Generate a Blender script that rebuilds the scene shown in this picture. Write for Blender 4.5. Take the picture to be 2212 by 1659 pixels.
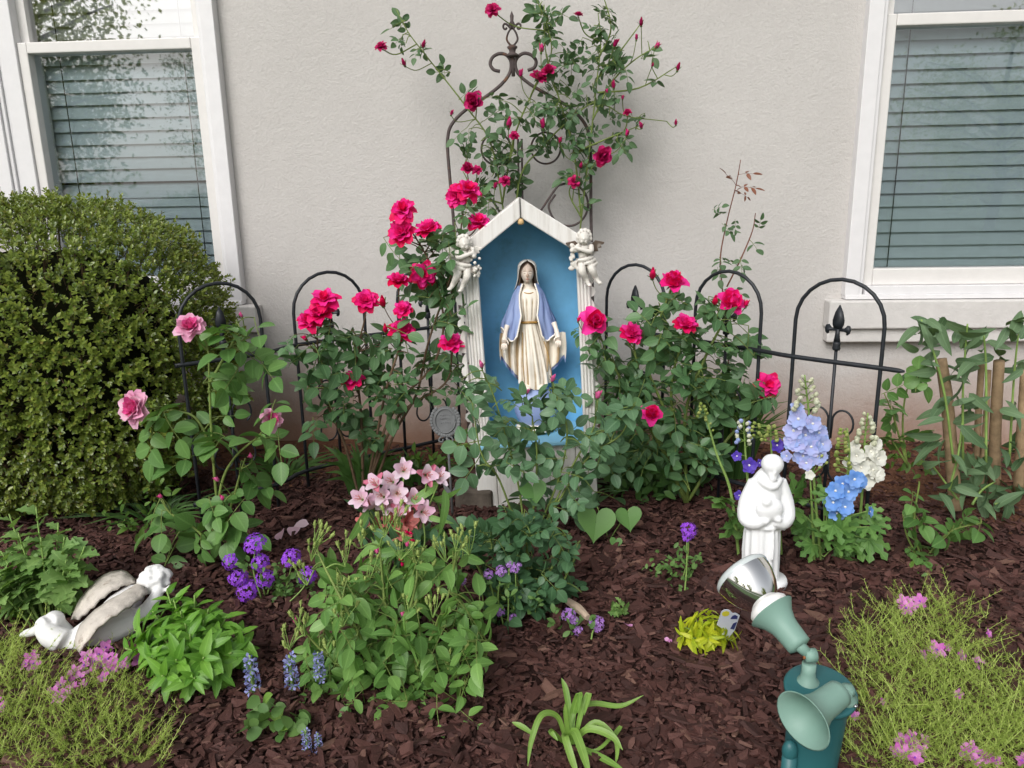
import bpy, math, random
import numpy as np
from mathutils import Matrix, Vector

for _o in list(bpy.data.objects): bpy.data.objects.remove(_o)
rng = np.random.default_rng(11)
K = 0.85                       # metres per layout unit
R_ = math.radians
PI = math.pi

# ------------------------------------------------------------------ camera
FPX, CX, CY, CH = 1662.0, 1106.0, 829.5, 1.2      # photo frame 2212 x 1659
TH, RO = R_(14.0), R_(1.06)
_R = np.array([1, 0, 0.]); _U = np.array([0, math.sin(TH), math.cos(TH)]); _F = np.array([0, math.cos(TH), -math.sin(TH)])
_R2 = _R*math.cos(RO) - _U*math.sin(RO); _U2 = _U*math.cos(RO) + _R*math.sin(RO)
CAMP = np.array([0, 0, CH])
cam_d = bpy.data.cameras.new('camera'); cam = bpy.data.objects.new('camera', cam_d)
bpy.context.scene.collection.objects.link(cam)
cam_d.sensor_width = 36.0; cam_d.lens = 36.0*FPX/2212.0; cam_d.clip_start = 0.05; cam_d.clip_end = 500
_m = Matrix.Identity(4)
for i in range(3):
    _m[i][0] = _R2[i]; _m[i][1] = _U2[i]; _m[i][2] = -_F[i]; _m[i][3] = CAMP[i]*K
cam.matrix_world = _m
S = bpy.context.scene; S.camera = cam

# ------------------------------------------------------------------ light
SUN_AZ = np.array([-0.42, -0.80]); SUN_EL = R_(40)
w = bpy.data.worlds.new('World'); S.world = w; w.use_nodes = True
nt = w.node_tree; nt.nodes.clear()
sky = nt.nodes.new('ShaderNodeTexSky'); sky.sky_type = 'NISHITA'; sky.sun_disc = False
sky.sun_elevation = SUN_EL; sky.sun_rotation = math.atan2(SUN_AZ[0], SUN_AZ[1])
sky.air_density = 1.0; sky.dust_density = 4.0; sky.ozone_density = 1.0
hs = nt.nodes.new('ShaderNodeHueSaturation'); hs.inputs['Saturation'].default_value = 0.22
bg = nt.nodes.new('ShaderNodeBackground'); bg.inputs['Strength'].default_value = 0.15
wo = nt.nodes.new('ShaderNodeOutputWorld')
nt.links.new(sky.outputs[0], hs.inputs['Color']); nt.links.new(hs.outputs[0], bg.inputs[0]); nt.links.new(bg.outputs[0], wo.inputs[0])
sd = bpy.data.lights.new('sun', 'SUN'); sd.energy = 1.5; sd.angle = R_(38); sd.color = (1.0, 0.97, 0.945)
sun = bpy.data.objects.new('sun', sd); S.collection.objects.link(sun)
_sv = Vector((SUN_AZ[0], SUN_AZ[1], 0)).normalized()*math.cos(SUN_EL) + Vector((0, 0, math.sin(SUN_EL)))
sun.rotation_euler = _sv.to_track_quat('Z', 'Y').to_euler()
S.view_settings.view_transform = 'Standard'; S.view_settings.look = 'None'
S.view_settings.gamma = 1.0; S.view_settings.use_curve_mapping = False
S.view_settings.exposure = 0.04
S.cycles.max_bounces = 8; S.cycles.transparent_max_bounces = 12

# ------------------------------------------------------------------ layout helpers
def ray(px, py): return _F + _R2*(px-CX)/FPX - _U2*(py-CY)/FPX
def at(px, py, Y):
    d = ray(px, py); return CAMP + d*(Y/d[1])
def az(px, py, z):
    d = ray(px, py); return CAMP + d*((z-CH)/d[2])
def G(px, py): return az(px, py, 0.0)
def upx(p):                     # layout units per photo pixel at a point
    return float((np.array(p)-CAMP) @ _F)/FPX
WT = 0.07                       # the house wall runs slightly towards the viewer on the right
WY = 3.62
_wa = math.atan(WT); WU = np.array([math.cos(_wa), -math.sin(_wa), 0.]); WO = np.array([-math.sin(_wa), -math.cos(_wa), 0.])
def aw(px, py):                 # photo pixel -> (u, z) on the wall
    d = ray(px, py); n = -WO; o = np.array([0, WY, 0.])
    p = CAMP + d*(((o-CAMP) @ n)/(d @ n)); return (p-o) @ WU, p[2]
def wall(u, out, z): return np.array([0, WY, 0.]) + WU*u + WO*out + np.array([0, 0, z])
def gh(x, y):
    return 0.012*np.sin(3.1*x+1.2)*np.cos(2.3*y) + 0.008*np.sin(7.3*x+2*y) + 0.006*np.cos(9.1*y-3*x)
def V(*a): return np.array(a, float)
def nrm(a):
    a = np.asarray(a, float); l = np.linalg.norm(a); return a/l if l > 1e-9 else np.array([0, 0, 1.])
def frame(d, up=(0, 0, 1)):     # columns x, y=d, z~up
    d = nrm(d); x = np.cross(d, up)
    if np.linalg.norm(x) < 1e-4: x = np.cross(d, (1, 0.1, 0))
    x = nrm(x); z = np.cross(x, d); return np.stack([x, d, z], 1)
def rotz(a): c, s = math.cos(a), math.sin(a); return np.array([[c, -s, 0], [s, c, 0], [0, 0, 1.]])
def rotx(a): c, s = math.cos(a), math.sin(a); return np.array([[1, 0, 0], [0, c, -s], [0, s, c.real]])
def roty(a): c, s = math.cos(a), math.sin(a); return np.array([[c, 0, s], [0, 1, 0], [-s, 0, c]])
def spline(pts, n=6):           # Catmull-Rom
    P = np.array(pts, float)
    if len(P) < 3:
        t = np.linspace(0, 1, n+1)[:, None]; return P[0]*(1-t) + P[-1]*t
    Q = np.vstack([2*P[0]-P[1], P, 2*P[-1]-P[-2]]); out = []
    for i in range(1, len(Q)-2):
        for k in range(n):
            t = k/n; a, b, c, d = Q[i-1], Q[i], Q[i+1], Q[i+2]
            out.append(0.5*((2*b)+(-a+c)*t+(2*a-5*b+4*c-d)*t*t+(-a+3*b-3*c+d)*t**3))
    out.append(P[-1]); return np.array(out)

# ------------------------------------------------------------------ mesh builder
class MB:
    def __init__(s): s.v = []; s.f = []; s.m = []; s.uv = []; s.n = 0
    def add(s, v, f, mi=0, uv=None):
        v = np.asarray(v, float).reshape(-1, 3); n = s.n
        s.v.append(v); s.uv.append(np.zeros((len(v), 2)) if uv is None else np.asarray(uv, float))
        s.f.extend([tuple(i+n for i in q) for q in f])
        s.m.extend([mi]*len(f) if isinstance(mi, int) else list(mi)); s.n += len(v)
    def merge(s, o, M=None, t=(0, 0, 0), mi=None):
        v = np.concatenate(o.v); v = (v @ M.T if M is not None else v) + np.asarray(t, float); n = s.n
        s.v.append(v); s.uv.append(np.concatenate(o.uv)); s.f.extend([tuple(i+n for i in q) for q in o.f])
        s.m.extend(o.m if mi is None else [mi]*len(o.m)); s.n += len(v)
    def grid(s, P, mi=0, closed=False, uv=False):
        P = np.asarray(P, float); a, b = P.shape[:2]; f = []
        for i in range(a-1):
            for j in range(b if closed else b-1):
                k = (j+1) % b; f.append((i*b+j, i*b+k, (i+1)*b+k, (i+1)*b+j))
        U = None
        if uv: U = [(j/(b-1), i/(a-1)) for i in range(a) for j in range(b)]
        s.add(P.reshape(-1, 3), f, mi, U)
    def tube(s, pts, r, n=6, mi=0, caps=True):
        pts = np.asarray(pts, float); L = len(pts)
        r = np.full(L, r) if np.isscalar(r) else np.interp(np.linspace(0, 1, L), np.linspace(0, 1, len(r)), r)
        T = np.gradient(pts, axis=0); ref = V(0.3, 0.2, 1); N = None; rings = []
        for i in range(L):
            t = nrm(T[i])
            if N is None:
                N = np.cross(t, ref); N = nrm(N) if np.linalg.norm(N) > 1e-3 else nrm(np.cross(t, (1, 0, 0)))
            else: N = nrm(N - t*(N @ t))
            B = np.cross(t, N); a = np.arange(n)*2*PI/n
            rings.append(pts[i] + r[i]*(np.cos(a)[:, None]*N + np.sin(a)[:, None]*B))
        f = []
        for i in range(L-1):
            for j in range(n): f.append((i*n+j, i*n+(j+1) % n, (i+1)*n+(j+1) % n, (i+1)*n+j))
        if caps: f.append(tuple(range(n-1, -1, -1))); f.append(tuple((L-1)*n+j for j in range(n)))
        s.add(np.concatenate(rings), f, mi)
    def lathe(s, prof, M=None, t=(0, 0, 0), n=16, mi=0, caps=True):
        a = np.arange(n)*2*PI/n; P = np.array([[(r*math.cos(q), r*math.sin(q), z) for q in a] for r, z in prof])
        v = P.reshape(-1, 3); v = (v @ M.T if M is not None else v) + np.asarray(t, float); f = []; L = len(prof)
        for i in range(L-1):
            for j in range(n): f.append((i*n+j, i*n+(j+1) % n, (i+1)*n+(j+1) % n, (i+1)*n+j))
        if caps: f.append(tuple(range(n-1, -1, -1))); f.append(tuple((L-1)*n+j for j in range(n)))
        s.add(v, f, mi)
    def box(s, lo, hi, M=None, t=(0, 0, 0), mi=0):
        x0, y0, z0 = lo; x1, y1, z1 = hi
        v = np.array([(x0,y0,z0),(x1,y0,z0),(x1,y1,z0),(x0,y1,z0),(x0,y0,z1),(x1,y0,z1),(x1,y1,z1),(x0,y1,z1)], float)
        v = (v @ M.T if M is not None else v) + np.asarray(t, float)
        s.add(v, [(3,2,1,0),(4,5,6,7),(0,1,5,4),(1,2,6,5),(2,3,7,6),(3,0,4,7)], mi)
    def ball(s, c, r, n=12, M=None, mi=0):
        r = np.full(3, r) if np.isscalar(r) else np.array(r, float); h = max(4, n//2)
        pr = [(math.sin(PI*i/h), -math.cos(PI*i/h)) for i in range(h+1)]; pr[0] = (1e-3, -1); pr[-1] = (1e-3, 1)
        Mx = np.diag(r) if M is None else M @ np.diag(r); s.lathe(pr, Mx, c, n, mi)
    def prism(s, pts2, d0, d1, fn, mi=0):   # polygon in (a,b) extruded between depths; fn(a,b,d)->xyz
        n = len(pts2); v = [fn(a, b, d0) for a, b in pts2] + [fn(a, b, d1) for a, b in pts2]
        f = [tuple(range(n)), tuple(range(2*n-1, n-1, -1))] + [(i, i+n, (i+1) % n+n, (i+1) % n) for i in range(n)]
        s.add(v, f, mi)
    def mesh(s, name, mats, smooth=True, base=(0, 0, 0), k=1.0):
        me = bpy.data.meshes.new(name); v = (np.concatenate(s.v) - np.asarray(base, float))*k
        me.from_pydata(v.tolist(), [], s.f)
        for m in (mats if isinstance(mats, (list, tuple)) else [mats]): me.materials.append(m)
        me.polygons.foreach_set('material_index', s.m)
        me.polygons.foreach_set('use_smooth', [smooth]*len(s.f))
        U = np.concatenate(s.uv)
        if U.any():
            li = np.empty(len(me.loops), np.int32); me.loops.foreach_get('vertex_index', li)
            me.uv_layers.new(name='UVMap').data.foreach_set('uv', U[li].ravel())
        me.update(); return me
    def build(s, name, mats, parent=None, smooth=True, kind=None, base=None, label=None, cat=None, group=None):
        if base is None: base = BASE.get(parent, V(0, 0, 0)) if parent is not None else V(0, 0, 0)
        me = s.mesh(name, mats, smooth, base, K); o = bpy.data.objects.new(name, me); COL.objects.link(o)
        if parent is not None: o.parent = parent; BASE[o] = base
        else: o.location = (np.asarray(base, float)*K).tolist(); BASE[o] = np.asarray(base, float)
        tag(o, label, cat, group, kind); return o
BASE = {}
COL = S.collection
def tag(o, label=None, cat=None, group=None, kind=None):
    if label: o['label'] = label
    if cat: o['category'] = cat
    if group: o['group'] = group
    if kind: o['kind'] = kind
def thing(name, label, cat, loc, group=None):
    o = bpy.data.objects.new(name, None); COL.objects.link(o); o.location = (np.asarray(loc, float)*K).tolist()
    o.empty_display_size = 0.05; tag(o, label, cat, group); BASE[o] = np.asarray(loc, float); return o
def inst(name, me, parent, M3, loc):
    o = bpy.data.objects.new(name, me); COL.objects.link(o)
    o.parent = parent; b = BASE[parent]; l = (np.asarray(loc, float)-b)*K; M3 = np.asarray(M3)*K
    o.matrix_basis = Matrix(((M3[0][0], M3[0][1], M3[0][2], l[0]), (M3[1][0], M3[1][1], M3[1][2], l[1]), (M3[2][0], M3[2][1], M3[2][2], l[2]), (0, 0, 0, 1)))
    return o
def sculpt(mb, name, mats, voxel, parent, smooth_it=4):   # fuse overlapping forms into one continuous surface
    me0 = mb.mesh('tmp', mats, True, (0, 0, 0), 1.0); o0 = bpy.data.objects.new('tmp', me0); COL.objects.link(o0)
    r = o0.modifiers.new('r', 'REMESH'); r.mode = 'VOXEL'; r.voxel_size = voxel; r.use_smooth_shade = True
    sm = o0.modifiers.new('s', 'SMOOTH'); sm.iterations = smooth_it; sm.factor = 0.5
    dg = bpy.context.evaluated_depsgraph_get(); me = bpy.data.meshes.new_from_object(o0.evaluated_get(dg))
    bpy.data.objects.remove(o0); bpy.data.meshes.remove(me0)
    n = len(me.vertices); a = np.empty(n*3); me.vertices.foreach_get('co', a)
    me.vertices.foreach_set('co', ((a.reshape(-1, 3)-BASE[parent])*K).ravel()); me.update()
    me.materials.clear()
    for m in (mats if isinstance(mats, (list, tuple)) else [mats]): me.materials.append(m)
    o = bpy.data.objects.new(name, me); COL.objects.link(o); o.parent = parent; BASE[o] = BASE[parent]; return o

# ------------------------------------------------------------------ materials
def _new(name):
    m = bpy.data.materials.new(name); m.use_nodes = True; t = m.node_tree; t.nodes.clear()
    o = t.nodes.new('ShaderNodeOutputMaterial'); return m, t, o
def _noise(t, scale, detail=4, rough=0.6, coord='Object', vec=None):
    n = t.nodes.new('ShaderNodeTexNoise'); n.inputs['Scale'].default_value = scale; n.inputs['Detail'].default_value = detail
    n.inputs['Roughness'].default_value = rough
    if vec is None:
        c = t.nodes.new('ShaderNodeTexCoord'); t.links.new(c.outputs[coord], n.inputs['Vector'])
    else: t.links.new(vec, n.inputs['Vector'])
    return n
def _ramp(t, fac, stops):
    r = t.nodes.new('ShaderNodeValToRGB'); e = r.color_ramp.elements
    while len(e) < len(stops): e.new(0.5)
    for i, (p, c) in enumerate(stops): e[i].position = p; e[i].color = (*c[:3], 1)
    t.links.new(fac, r.inputs[0]); return r
def _mix(t, fac, a, b, mode='MIX'):
    m = t.nodes.new('ShaderNodeMix'); m.data_type = 'RGBA'; m.blend_type = mode
    for s, x in ((0, fac), (6, a), (7, b)):
        if isinstance(x, (int, float)): m.inputs[s].default_value = x
        elif isinstance(x, tuple): m.inputs[s].default_value = (*x[:3], 1)
        else: t.links.new(x, m.inputs[s])
    return m.outputs[2]
def _math(t, op, a, b=0.0):
    m = t.nodes.new('ShaderNodeMath'); m.operation = op
    for i, x in enumerate((a, b)):
        if isinstance(x, (int, float)): m.inputs[i].default_value = x
        else: t.links.new(x, m.inputs[i])
    return m.outputs[0]
def _bump(t, h, strength, dist=0.01):
    b = t.nodes.new('ShaderNodeBump'); b.inputs['Strength'].default_value = strength; b.inputs['Distance'].default_value = dist
    t.links.new(h, b.inputs['Height']); return b.outputs[0]
def _pbsdf(t, o, col, rough, spec=0.5, metal=0.0, normal=None):
    p = t.nodes.new('ShaderNodeBsdfPrincipled')
    if isinstance(col, tuple): p.inputs['Base Color'].default_value = (*col[:3], 1)
    else: t.links.new(col, p.inputs['Base Color'])
    if isinstance(rough, (int, float)): p.inputs['Roughness'].default_value = rough
    else: t.links.new(rough, p.inputs['Roughness'])
    p.inputs['Specular IOR Level'].default_value = spec; p.inputs['Metallic'].default_value = metal
    if normal is not None: t.links.new(normal, p.inputs['Normal'])
    if o is not None: t.links.new(p.outputs[0], o.inputs[0])
    return p
def plain(name, c, rough=0.5, spec=0.5, metal=0.0, var=0.12, scale=18, bump=0.0, bscale=60, dirt=None, dfac=0.5, dscale=14):
    m, t, o = _new(name); n = _noise(t, scale/K)
    d = tuple(x*(1-var) for x in c); l = tuple(min(1, x*(1+var)) for x in c)
    col = _ramp(t, n.outputs['Fac'], [(0.3, d), (0.7, l)]).outputs[0]
    if dirt is not None:
        n2 = _noise(t, dscale/K, 6, 0.7); f = _ramp(t, n2.outputs['Fac'], [(dfac, (0, 0, 0)), (dfac+0.14, (1, 1, 1))]).outputs[0]
        col = _mix(t, f, col, dirt)
    nm = None
    if bump: nm = _bump(t, _noise(t, bscale/K, 5).outputs['Fac'], bump, 0.004)
    _pbsdf(t, o, col, rough, spec, metal, nm); return m
def leafmat(name, dark, light, rough=0.42, transl=0.28, spec=0.4, rib=0.25, extra=None):
    m, t, o = _new(name)
    oi = t.nodes.new('ShaderNodeObjectInfo'); ge = t.nodes.new('ShaderNodeNewGeometry')
    f = _math(t, 'FRACT', _math(t, 'ADD', oi.outputs['Random'], ge.outputs['Random Per Island']))
    mid = tuple((a+b)/2 for a, b in zip(dark, light))
    stops = [(0.0, dark), (0.5, mid), (0.93, light)] + ([(1.0, extra)] if extra else [])
    col = _ramp(t, f, stops).outputs[0]
    n = _noise(t, 55/K, 3); col = _mix(t, 0.35, col, _mix(t, n.outputs['Fac'], tuple(x*0.55 for x in dark), tuple(min(1, x*1.35) for x in light)))
    if rib:
        uv = t.nodes.new('ShaderNodeUVMap'); sx = t.nodes.new('ShaderNodeSeparateXYZ'); t.links.new(uv.outputs[0], sx.inputs[0])
        a = _math(t, 'ABSOLUTE', _math(t, 'SUBTRACT', sx.outputs[0], 0.5)); a = _math(t, 'LESS_THAN', a, 0.05)
        v = _math(t, 'SINE', _math(t, 'MULTIPLY', _math(t, 'ADD', sx.outputs[1], _math(t, 'MULTIPLY', _math(t, 'ABSOLUTE', _math(t, 'SUBTRACT', sx.outputs[0], 0.5)), -0.7)), 44.0))
        v = _math(t, 'MULTIPLY', _math(t, 'GREATER_THAN', v, 0.82), 0.35)
        a = _math(t, 'MULTIPLY', _math(t, 'MAXIMUM', a, v), rib)
        col = _mix(t, a, col, tuple(min(1, x*1.7+0.03) for x in light))
    p = _pbsdf(t, None, col, rough, spec)
    tr = t.nodes.new('ShaderNodeBsdfTranslucent'); t.links.new(_mix(t, 0.5, col, (light[0]*1.5, min(1, light[1]*1.5), light[2]*0.6)), tr.inputs[0])
    mx = t.nodes.new('ShaderNodeMixShader'); mx.inputs[0].default_value = transl
    t.links.new(p.outputs[0], mx.inputs[1]); t.links.new(tr.outputs[0], mx.inputs[2]); t.links.new(mx.outputs[0], o.inputs[0]); return m
def petalmat(name, a, b, transl=0.3, tipuv=None, rough=0.5):
    m, t, o = _new(name); ge = t.nodes.new('ShaderNodeNewGeometry'); oi = t.nodes.new('ShaderNodeObjectInfo')
    f = _math(t, 'FRACT', _math(t, 'ADD', oi.outputs['Random'], ge.outputs['Random Per Island']))
    col = _ramp(t, f, [(0, a), (1, b)]).outputs[0]
    if tipuv is not None:
        uv = t.nodes.new('ShaderNodeUVMap'); sx = t.nodes.new('ShaderNodeSeparateXYZ'); t.links.new(uv.outputs[0], sx.inputs[0])
        col = _mix(t, _ramp(t, sx.outputs[1], tipuv[1]).outputs[0], col, tipuv[0])
    p = _pbsdf(t, None, col, rough, 0.25); tr = t.nodes.new('ShaderNodeBsdfTranslucent'); t.links.new(col, tr.inputs[0])
    mx = t.nodes.new('ShaderNodeMixShader'); mx.inputs[0].default_value = transl
    t.links.new(p.outputs[0], mx.inputs[1]); t.links.new(tr.outputs[0], mx.inputs[2]); t.links.new(mx.outputs[0], o.inputs[0]); return m
# ================================================================== SETTING
# ---- ground
def ground_mat():
    m, t, o = _new('mulch_soil'); c = t.nodes.new('ShaderNodeTexCoord'); ge = t.nodes.new('ShaderNodeNewGeometry')
    n1 = _noise(t, 60, 8, 0.75, vec=ge.outputs['Position']); n2 = _noise(t, 3.2, 5, 0.6, vec=ge.outputs['Position'])
    mul = _ramp(t, n1.outputs['Fac'], [(0.3, (0.010, 0.005, 0.004)), (0.7, (0.05, 0.022, 0.018))]).outputs[0]
    clay = _ramp(t, n1.outputs['Fac'], [(0.25, (0.06, 0.026, 0.015)), (0.75, (0.22, 0.105, 0.062))]).outputs[0]
    sx = t.nodes.new('ShaderNodeSeparateXYZ'); t.links.new(ge.outputs['Position'], sx.inputs[0])
    # bare clay behind the fence and beside the cut-back shrub
    f = _math(t, 'ADD', sx.outputs[1], _math(t, 'MULTIPLY', _math(t, 'MAXIMUM', _math(t, 'SUBTRACT', sx.outputs[0], 0.95), 0.0), 0.9))
    f = _math(t, 'ADD', f, _math(t, 'MULTIPLY', _math(t, 'SUBTRACT', n2.outputs['Fac'], 0.5), 0.5))
    fr = t.nodes.new('ShaderNodeMapRange'); t.links.new(f, fr.inputs[0]); fr.inputs[1].default_value = 2.62; fr.inputs[2].default_value = 2.78
    nm = _bump(t, n1.outputs['Fac'], 0.8, 0.01)
    _pbsdf(t, o, _mix(t, fr.outputs[0], mul, clay), 0.9, 0.2, 0, nm); return m
M_ground = ground_mat()
mb = MB(); xs = np.linspace(-3.4, 3.4, 120); ys = np.linspace(0.6, 3.9, 80)
mb.grid(np.array([[(x, y, gh(x, y)) for x in xs] for y in ys]))
ground = mb.build('ground', M_ground, kind='structure')
M_lawn = plain('lawn_grass', (0.055, 0.10, 0.03), 0.9, 0.2, var=0.5, scale=3, bump=0.6, bscale=40)
mb = MB(); mb.grid(np.array([[(x, y, -0.07) for x in (-90, -20, 0, 20, 90)] for y in (-90, -30, 0, 3.5)]))
mb.build('lawn', M_lawn, kind='structure')
M_walk = plain('walk_concrete', (0.42, 0.40, 0.37), 0.85, 0.2, var=0.1)
mb = MB(); mb.box((-30, -3.4, -0.066), (30, -2.2, -0.03)); mb.build('walkway', M_walk, kind='structure')

# ---- mulch chips
def chipmat():
    m, t, o = _new('bark_chip'); oi = t.nodes.new('ShaderNodeObjectInfo'); ge = t.nodes.new('ShaderNodeNewGeometry')
    f = _math(t, 'FRACT', _math(t, 'ADD', oi.outputs['Random'], ge.outputs['Random Per Island']))
    col = _ramp(t, f, [(0.0, (0.009, 0.0035, 0.003)), (0.3, (0.034, 0.0128, 0.0105)), (0.65, (0.074, 0.029, 0.0235)), (0.9, (0.135, 0.062, 0.052)), (1.0, (0.21, 0.12, 0.085))]).outputs[0]
    n = _noise(t, 90, 5, 0.7, vec=ge.outputs['Position']); col = _mix(t, 0.45, col, _mix(t, n.outputs['Fac'], (0.009, 0.0035, 0.003), (0.135, 0.054, 0.043)))
    _pbsdf(t, o, col, 0.72, 0.35, 0, _bump(t, n.outputs['Fac'], 0.6, 0.004)); return m
M_chip = chipmat()
def chip_shape(r):
    n = int(r.integers(5, 8)); a = np.sort(r.uniform(0, 2*PI, n) * 0.35 + np.arange(n)*2*PI/n*0.9); e = r.uniform(0.75, 1.15, n)
    x = np.cos(a)*e; y = np.sin(a)*e*r.uniform(0.42, 0.9); h = r.uniform(0.09, 0.2)
    b = np.stack([x, y, np.full(n, -h)], 1); tp = np.stack([x*0.93, y*0.9, h+r.uniform(-0.07, 0.07, n)], 1)
    return np.vstack([b, tp]), [tuple(range(n, 2*n))] + [(i, (i+1) % n, (i+1) % n+n, i+n) for i in range(n)]
CHIPS = [chip_shape(rng) for _ in range(16)]
def claymask(x, y): return y*K + np.maximum(x*K-0.95, 0)*0.9
def visible(x, y, m=0.12):
    d = np.array([x, y, 0.0])-CAMP; z = d @ _F; return abs((d @ _R2)/z) < 0.6656+m and abs((d @ _U2)/z) < 0.5+m
mb = MB(); big = []
tries = 0; N = 0; i = 0
while N < 48000:
    y = 1.15 + 2.2*rng.random()**1.15; x = rng.uniform(-1, 1)*(0.72*y+0.7)
    if not visible(x, y, .2): continue
    if claymask(x, y)+rng.normal(0, .07) > 2.72: continue
    s = float(np.exp(rng.normal(math.log(0.0118), 0.48))); s = min(s, 0.034)
    if rng.random() < 0.16: s *= 0.55
    sh, fc = CHIPS[int(rng.integers(16))]
    Mr = rotz(rng.uniform(0, 2*PI)) @ rotx(rng.normal(0, .32)) @ roty(rng.normal(0, .32)) @ np.diag([s*rng.uniform(.85, 1.7), s, s*.9])
    mb.add(sh @ Mr.T + (x, y, gh(x, y)+rng.uniform(0, .016)), fc); N += 1
mb.build('bark_mulch', M_chip, parent=ground, smooth=False, kind='stuff')
M_clod = plain('clay_clod', (0.15, 0.075, 0.047), .95, .1, var=.5, scale=60, bump=.8, bscale=60)
mb = MB(); N = 0
while N < 5200:                 # crumbs of clay, twigs and old leaves on the bare strip
    y = rng.uniform(2.5, 3.6); x = rng.uniform(-2.9, 2.9)
    if claymask(x, y)+rng.normal(0, .1) < 2.66: continue
    s = float(np.exp(rng.normal(math.log(.006), .55))); sh, fc = CHIPS[int(rng.integers(16))]
    mb.add(sh @ (rotz(rng.uniform(0, 6.28)) @ rotx(rng.normal(0, .5)) @ np.diag([s*rng.uniform(1, 1.6), s*1.3, s*2.5])).T+(x, y, gh(x, y)+.002), fc); N += 1
mb.build('soil_crumbs', M_clod, parent=ground, smooth=False, kind='stuff')
mb = MB(); N = 0
while N < 2600:
    y = rng.uniform(2.6, 3.6); x = rng.uniform(-2.9, 2.9)
    if claymask(x, y) < 2.66: continue
    s = float(np.exp(rng.normal(math.log(.010), .4))); sh, fc = CHIPS[int(rng.integers(16))]
    mb.add(sh @ (rotz(rng.uniform(0, 6.28)) @ rotx(rng.normal(0, .4)) @ np.diag([s*rng.uniform(1, 2.2), s, s])).T+(x, y, gh(x, y)+.006), fc); N += 1
mb.build('stray_bark', M_chip, parent=ground, smooth=False, kind='stuff')
pool = []
for q in range(10):
    m_ = MB(); sh, fc = CHIPS[q]; m_.add(sh, fc); pool.append(m_.mesh('mulch_chip', M_chip, False))
for i in range(270):            # the largest chips, each its own piece
    while True:
        y = 1.2+1.15*rng.random()**1.4; x = rng.uniform(-1, 1)*(0.72*y+0.4)
        if visible(x, y, 0.0): break
    s = rng.uniform(0.018, 0.032)
    Mr = rotz(rng.uniform(0, 2*PI)) @ rotx(rng.normal(0, .2)) @ roty(rng.normal(0, .2)) @ np.diag([s*rng.uniform(.9, 1.7), s, s*.8])
    inst('mulch_chip', pool[i % 10], ground, Mr, (x, y, gh(x, y)+0.016))

# ---- house wall with two windows
def stucco():
    m, t, o = _new('stucco'); ge = t.nodes.new('ShaderNodeNewGeometry'); P = ge.outputs['Position']
    n1 = _noise(t, 105, 5, 0.7, vec=P); n2 = _noise(t, 1.6, 4, 0.55, vec=P); n3 = _noise(t, 26, 4, .6, vec=P)
    col = _ramp(t, n2.outputs['Fac'], [(0.3, (0.525, 0.502, 0.482)), (0.7, (0.585, 0.562, 0.542))]).outputs[0]
    col = _mix(t, _ramp(t, n1.outputs['Fac'], [(0.35, (0, 0, 0)), (0.6, (.35, .35, .35))]).outputs[0], col, (0.47, 0.45, 0.43))
    sx = t.nodes.new('ShaderNodeSeparateXYZ'); t.links.new(P, sx.inputs[0])
    h = _math(t, 'ADD', sx.outputs[2], _math(t, 'MULTIPLY', _math(t, 'SUBTRACT', n2.outputs['Fac'], 0.5), 0.35))
    h = _math(t, 'ADD', h, _math(t, 'MULTIPLY', _math(t, 'SUBTRACT', n3.outputs['Fac'], 0.5), 0.12))
    mr = t.nodes.new('ShaderNodeMapRange'); t.links.new(h, mr.inputs[0]); mr.inputs[1].default_value = 0.40; mr.inputs[2].default_value = 0.03
    mr.inputs[4].default_value = 0.92
    col = _mix(t, mr.outputs[0], col, (0.33, 0.19, 0.13))      # clay splashed up by rain
    b = _math(t, 'ADD', _math(t, 'MULTIPLY', n1.outputs['Fac'], 0.6), _math(t, 'MULTIPLY', n3.outputs['Fac'], 0.5))
    _pbsdf(t, o, col, 0.9, 0.2, 0, _bump(t, b, 0.55, 0.011)); return m
M_stucco = stucco()
M_trim = plain('white_trim', (0.74, 0.73, 0.74), 0.45, 0.4, var=0.03)
M_sash = plain('white_vinyl', (0.72, 0.70, 0.68), 0.4, 0.4, var=0.03)
M_sillm = plain('painted_sill', (0.62, 0.60, 0.58), 0.8, 0.25, var=0.05, bump=0.5, bscale=70)
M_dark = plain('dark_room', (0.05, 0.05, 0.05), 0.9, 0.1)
def glassmat(name, refl, tint):
    m, t, o = _new(name); a = t.nodes.new('ShaderNodeBsdfTransparent'); a.inputs[0].default_value = (*tint, 1)
    g = t.nodes.new('ShaderNodeBsdfGlossy'); g.inputs['Roughness'].default_value = 0.015
    fr = t.nodes.new('ShaderNodeFresnel'); fr.inputs[0].default_value = 1.5
    n = _noise(t, 2.2, 2); b = _bump(t, n.outputs['Fac'], 0.03, 0.02); t.links.new(b, g.inputs['Normal'])
    mx = t.nodes.new('ShaderNodeMixShader'); t.links.new(_math(t, 'ADD', fr.outputs[0], refl), mx.inputs[0])
    t.links.new(a.outputs[0], mx.inputs[1]); t.links.new(g.outputs[0], mx.inputs[2]); t.links.new(mx.outputs[0], o.inputs[0]); return m
M_glass_lo = glassmat('screened_glass', 0.13, (0.80, 0.885, 0.915)); M_glass_up = glassmat('upper_glass', 0.42, (0.9, 0.92, 0.92))

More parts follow.
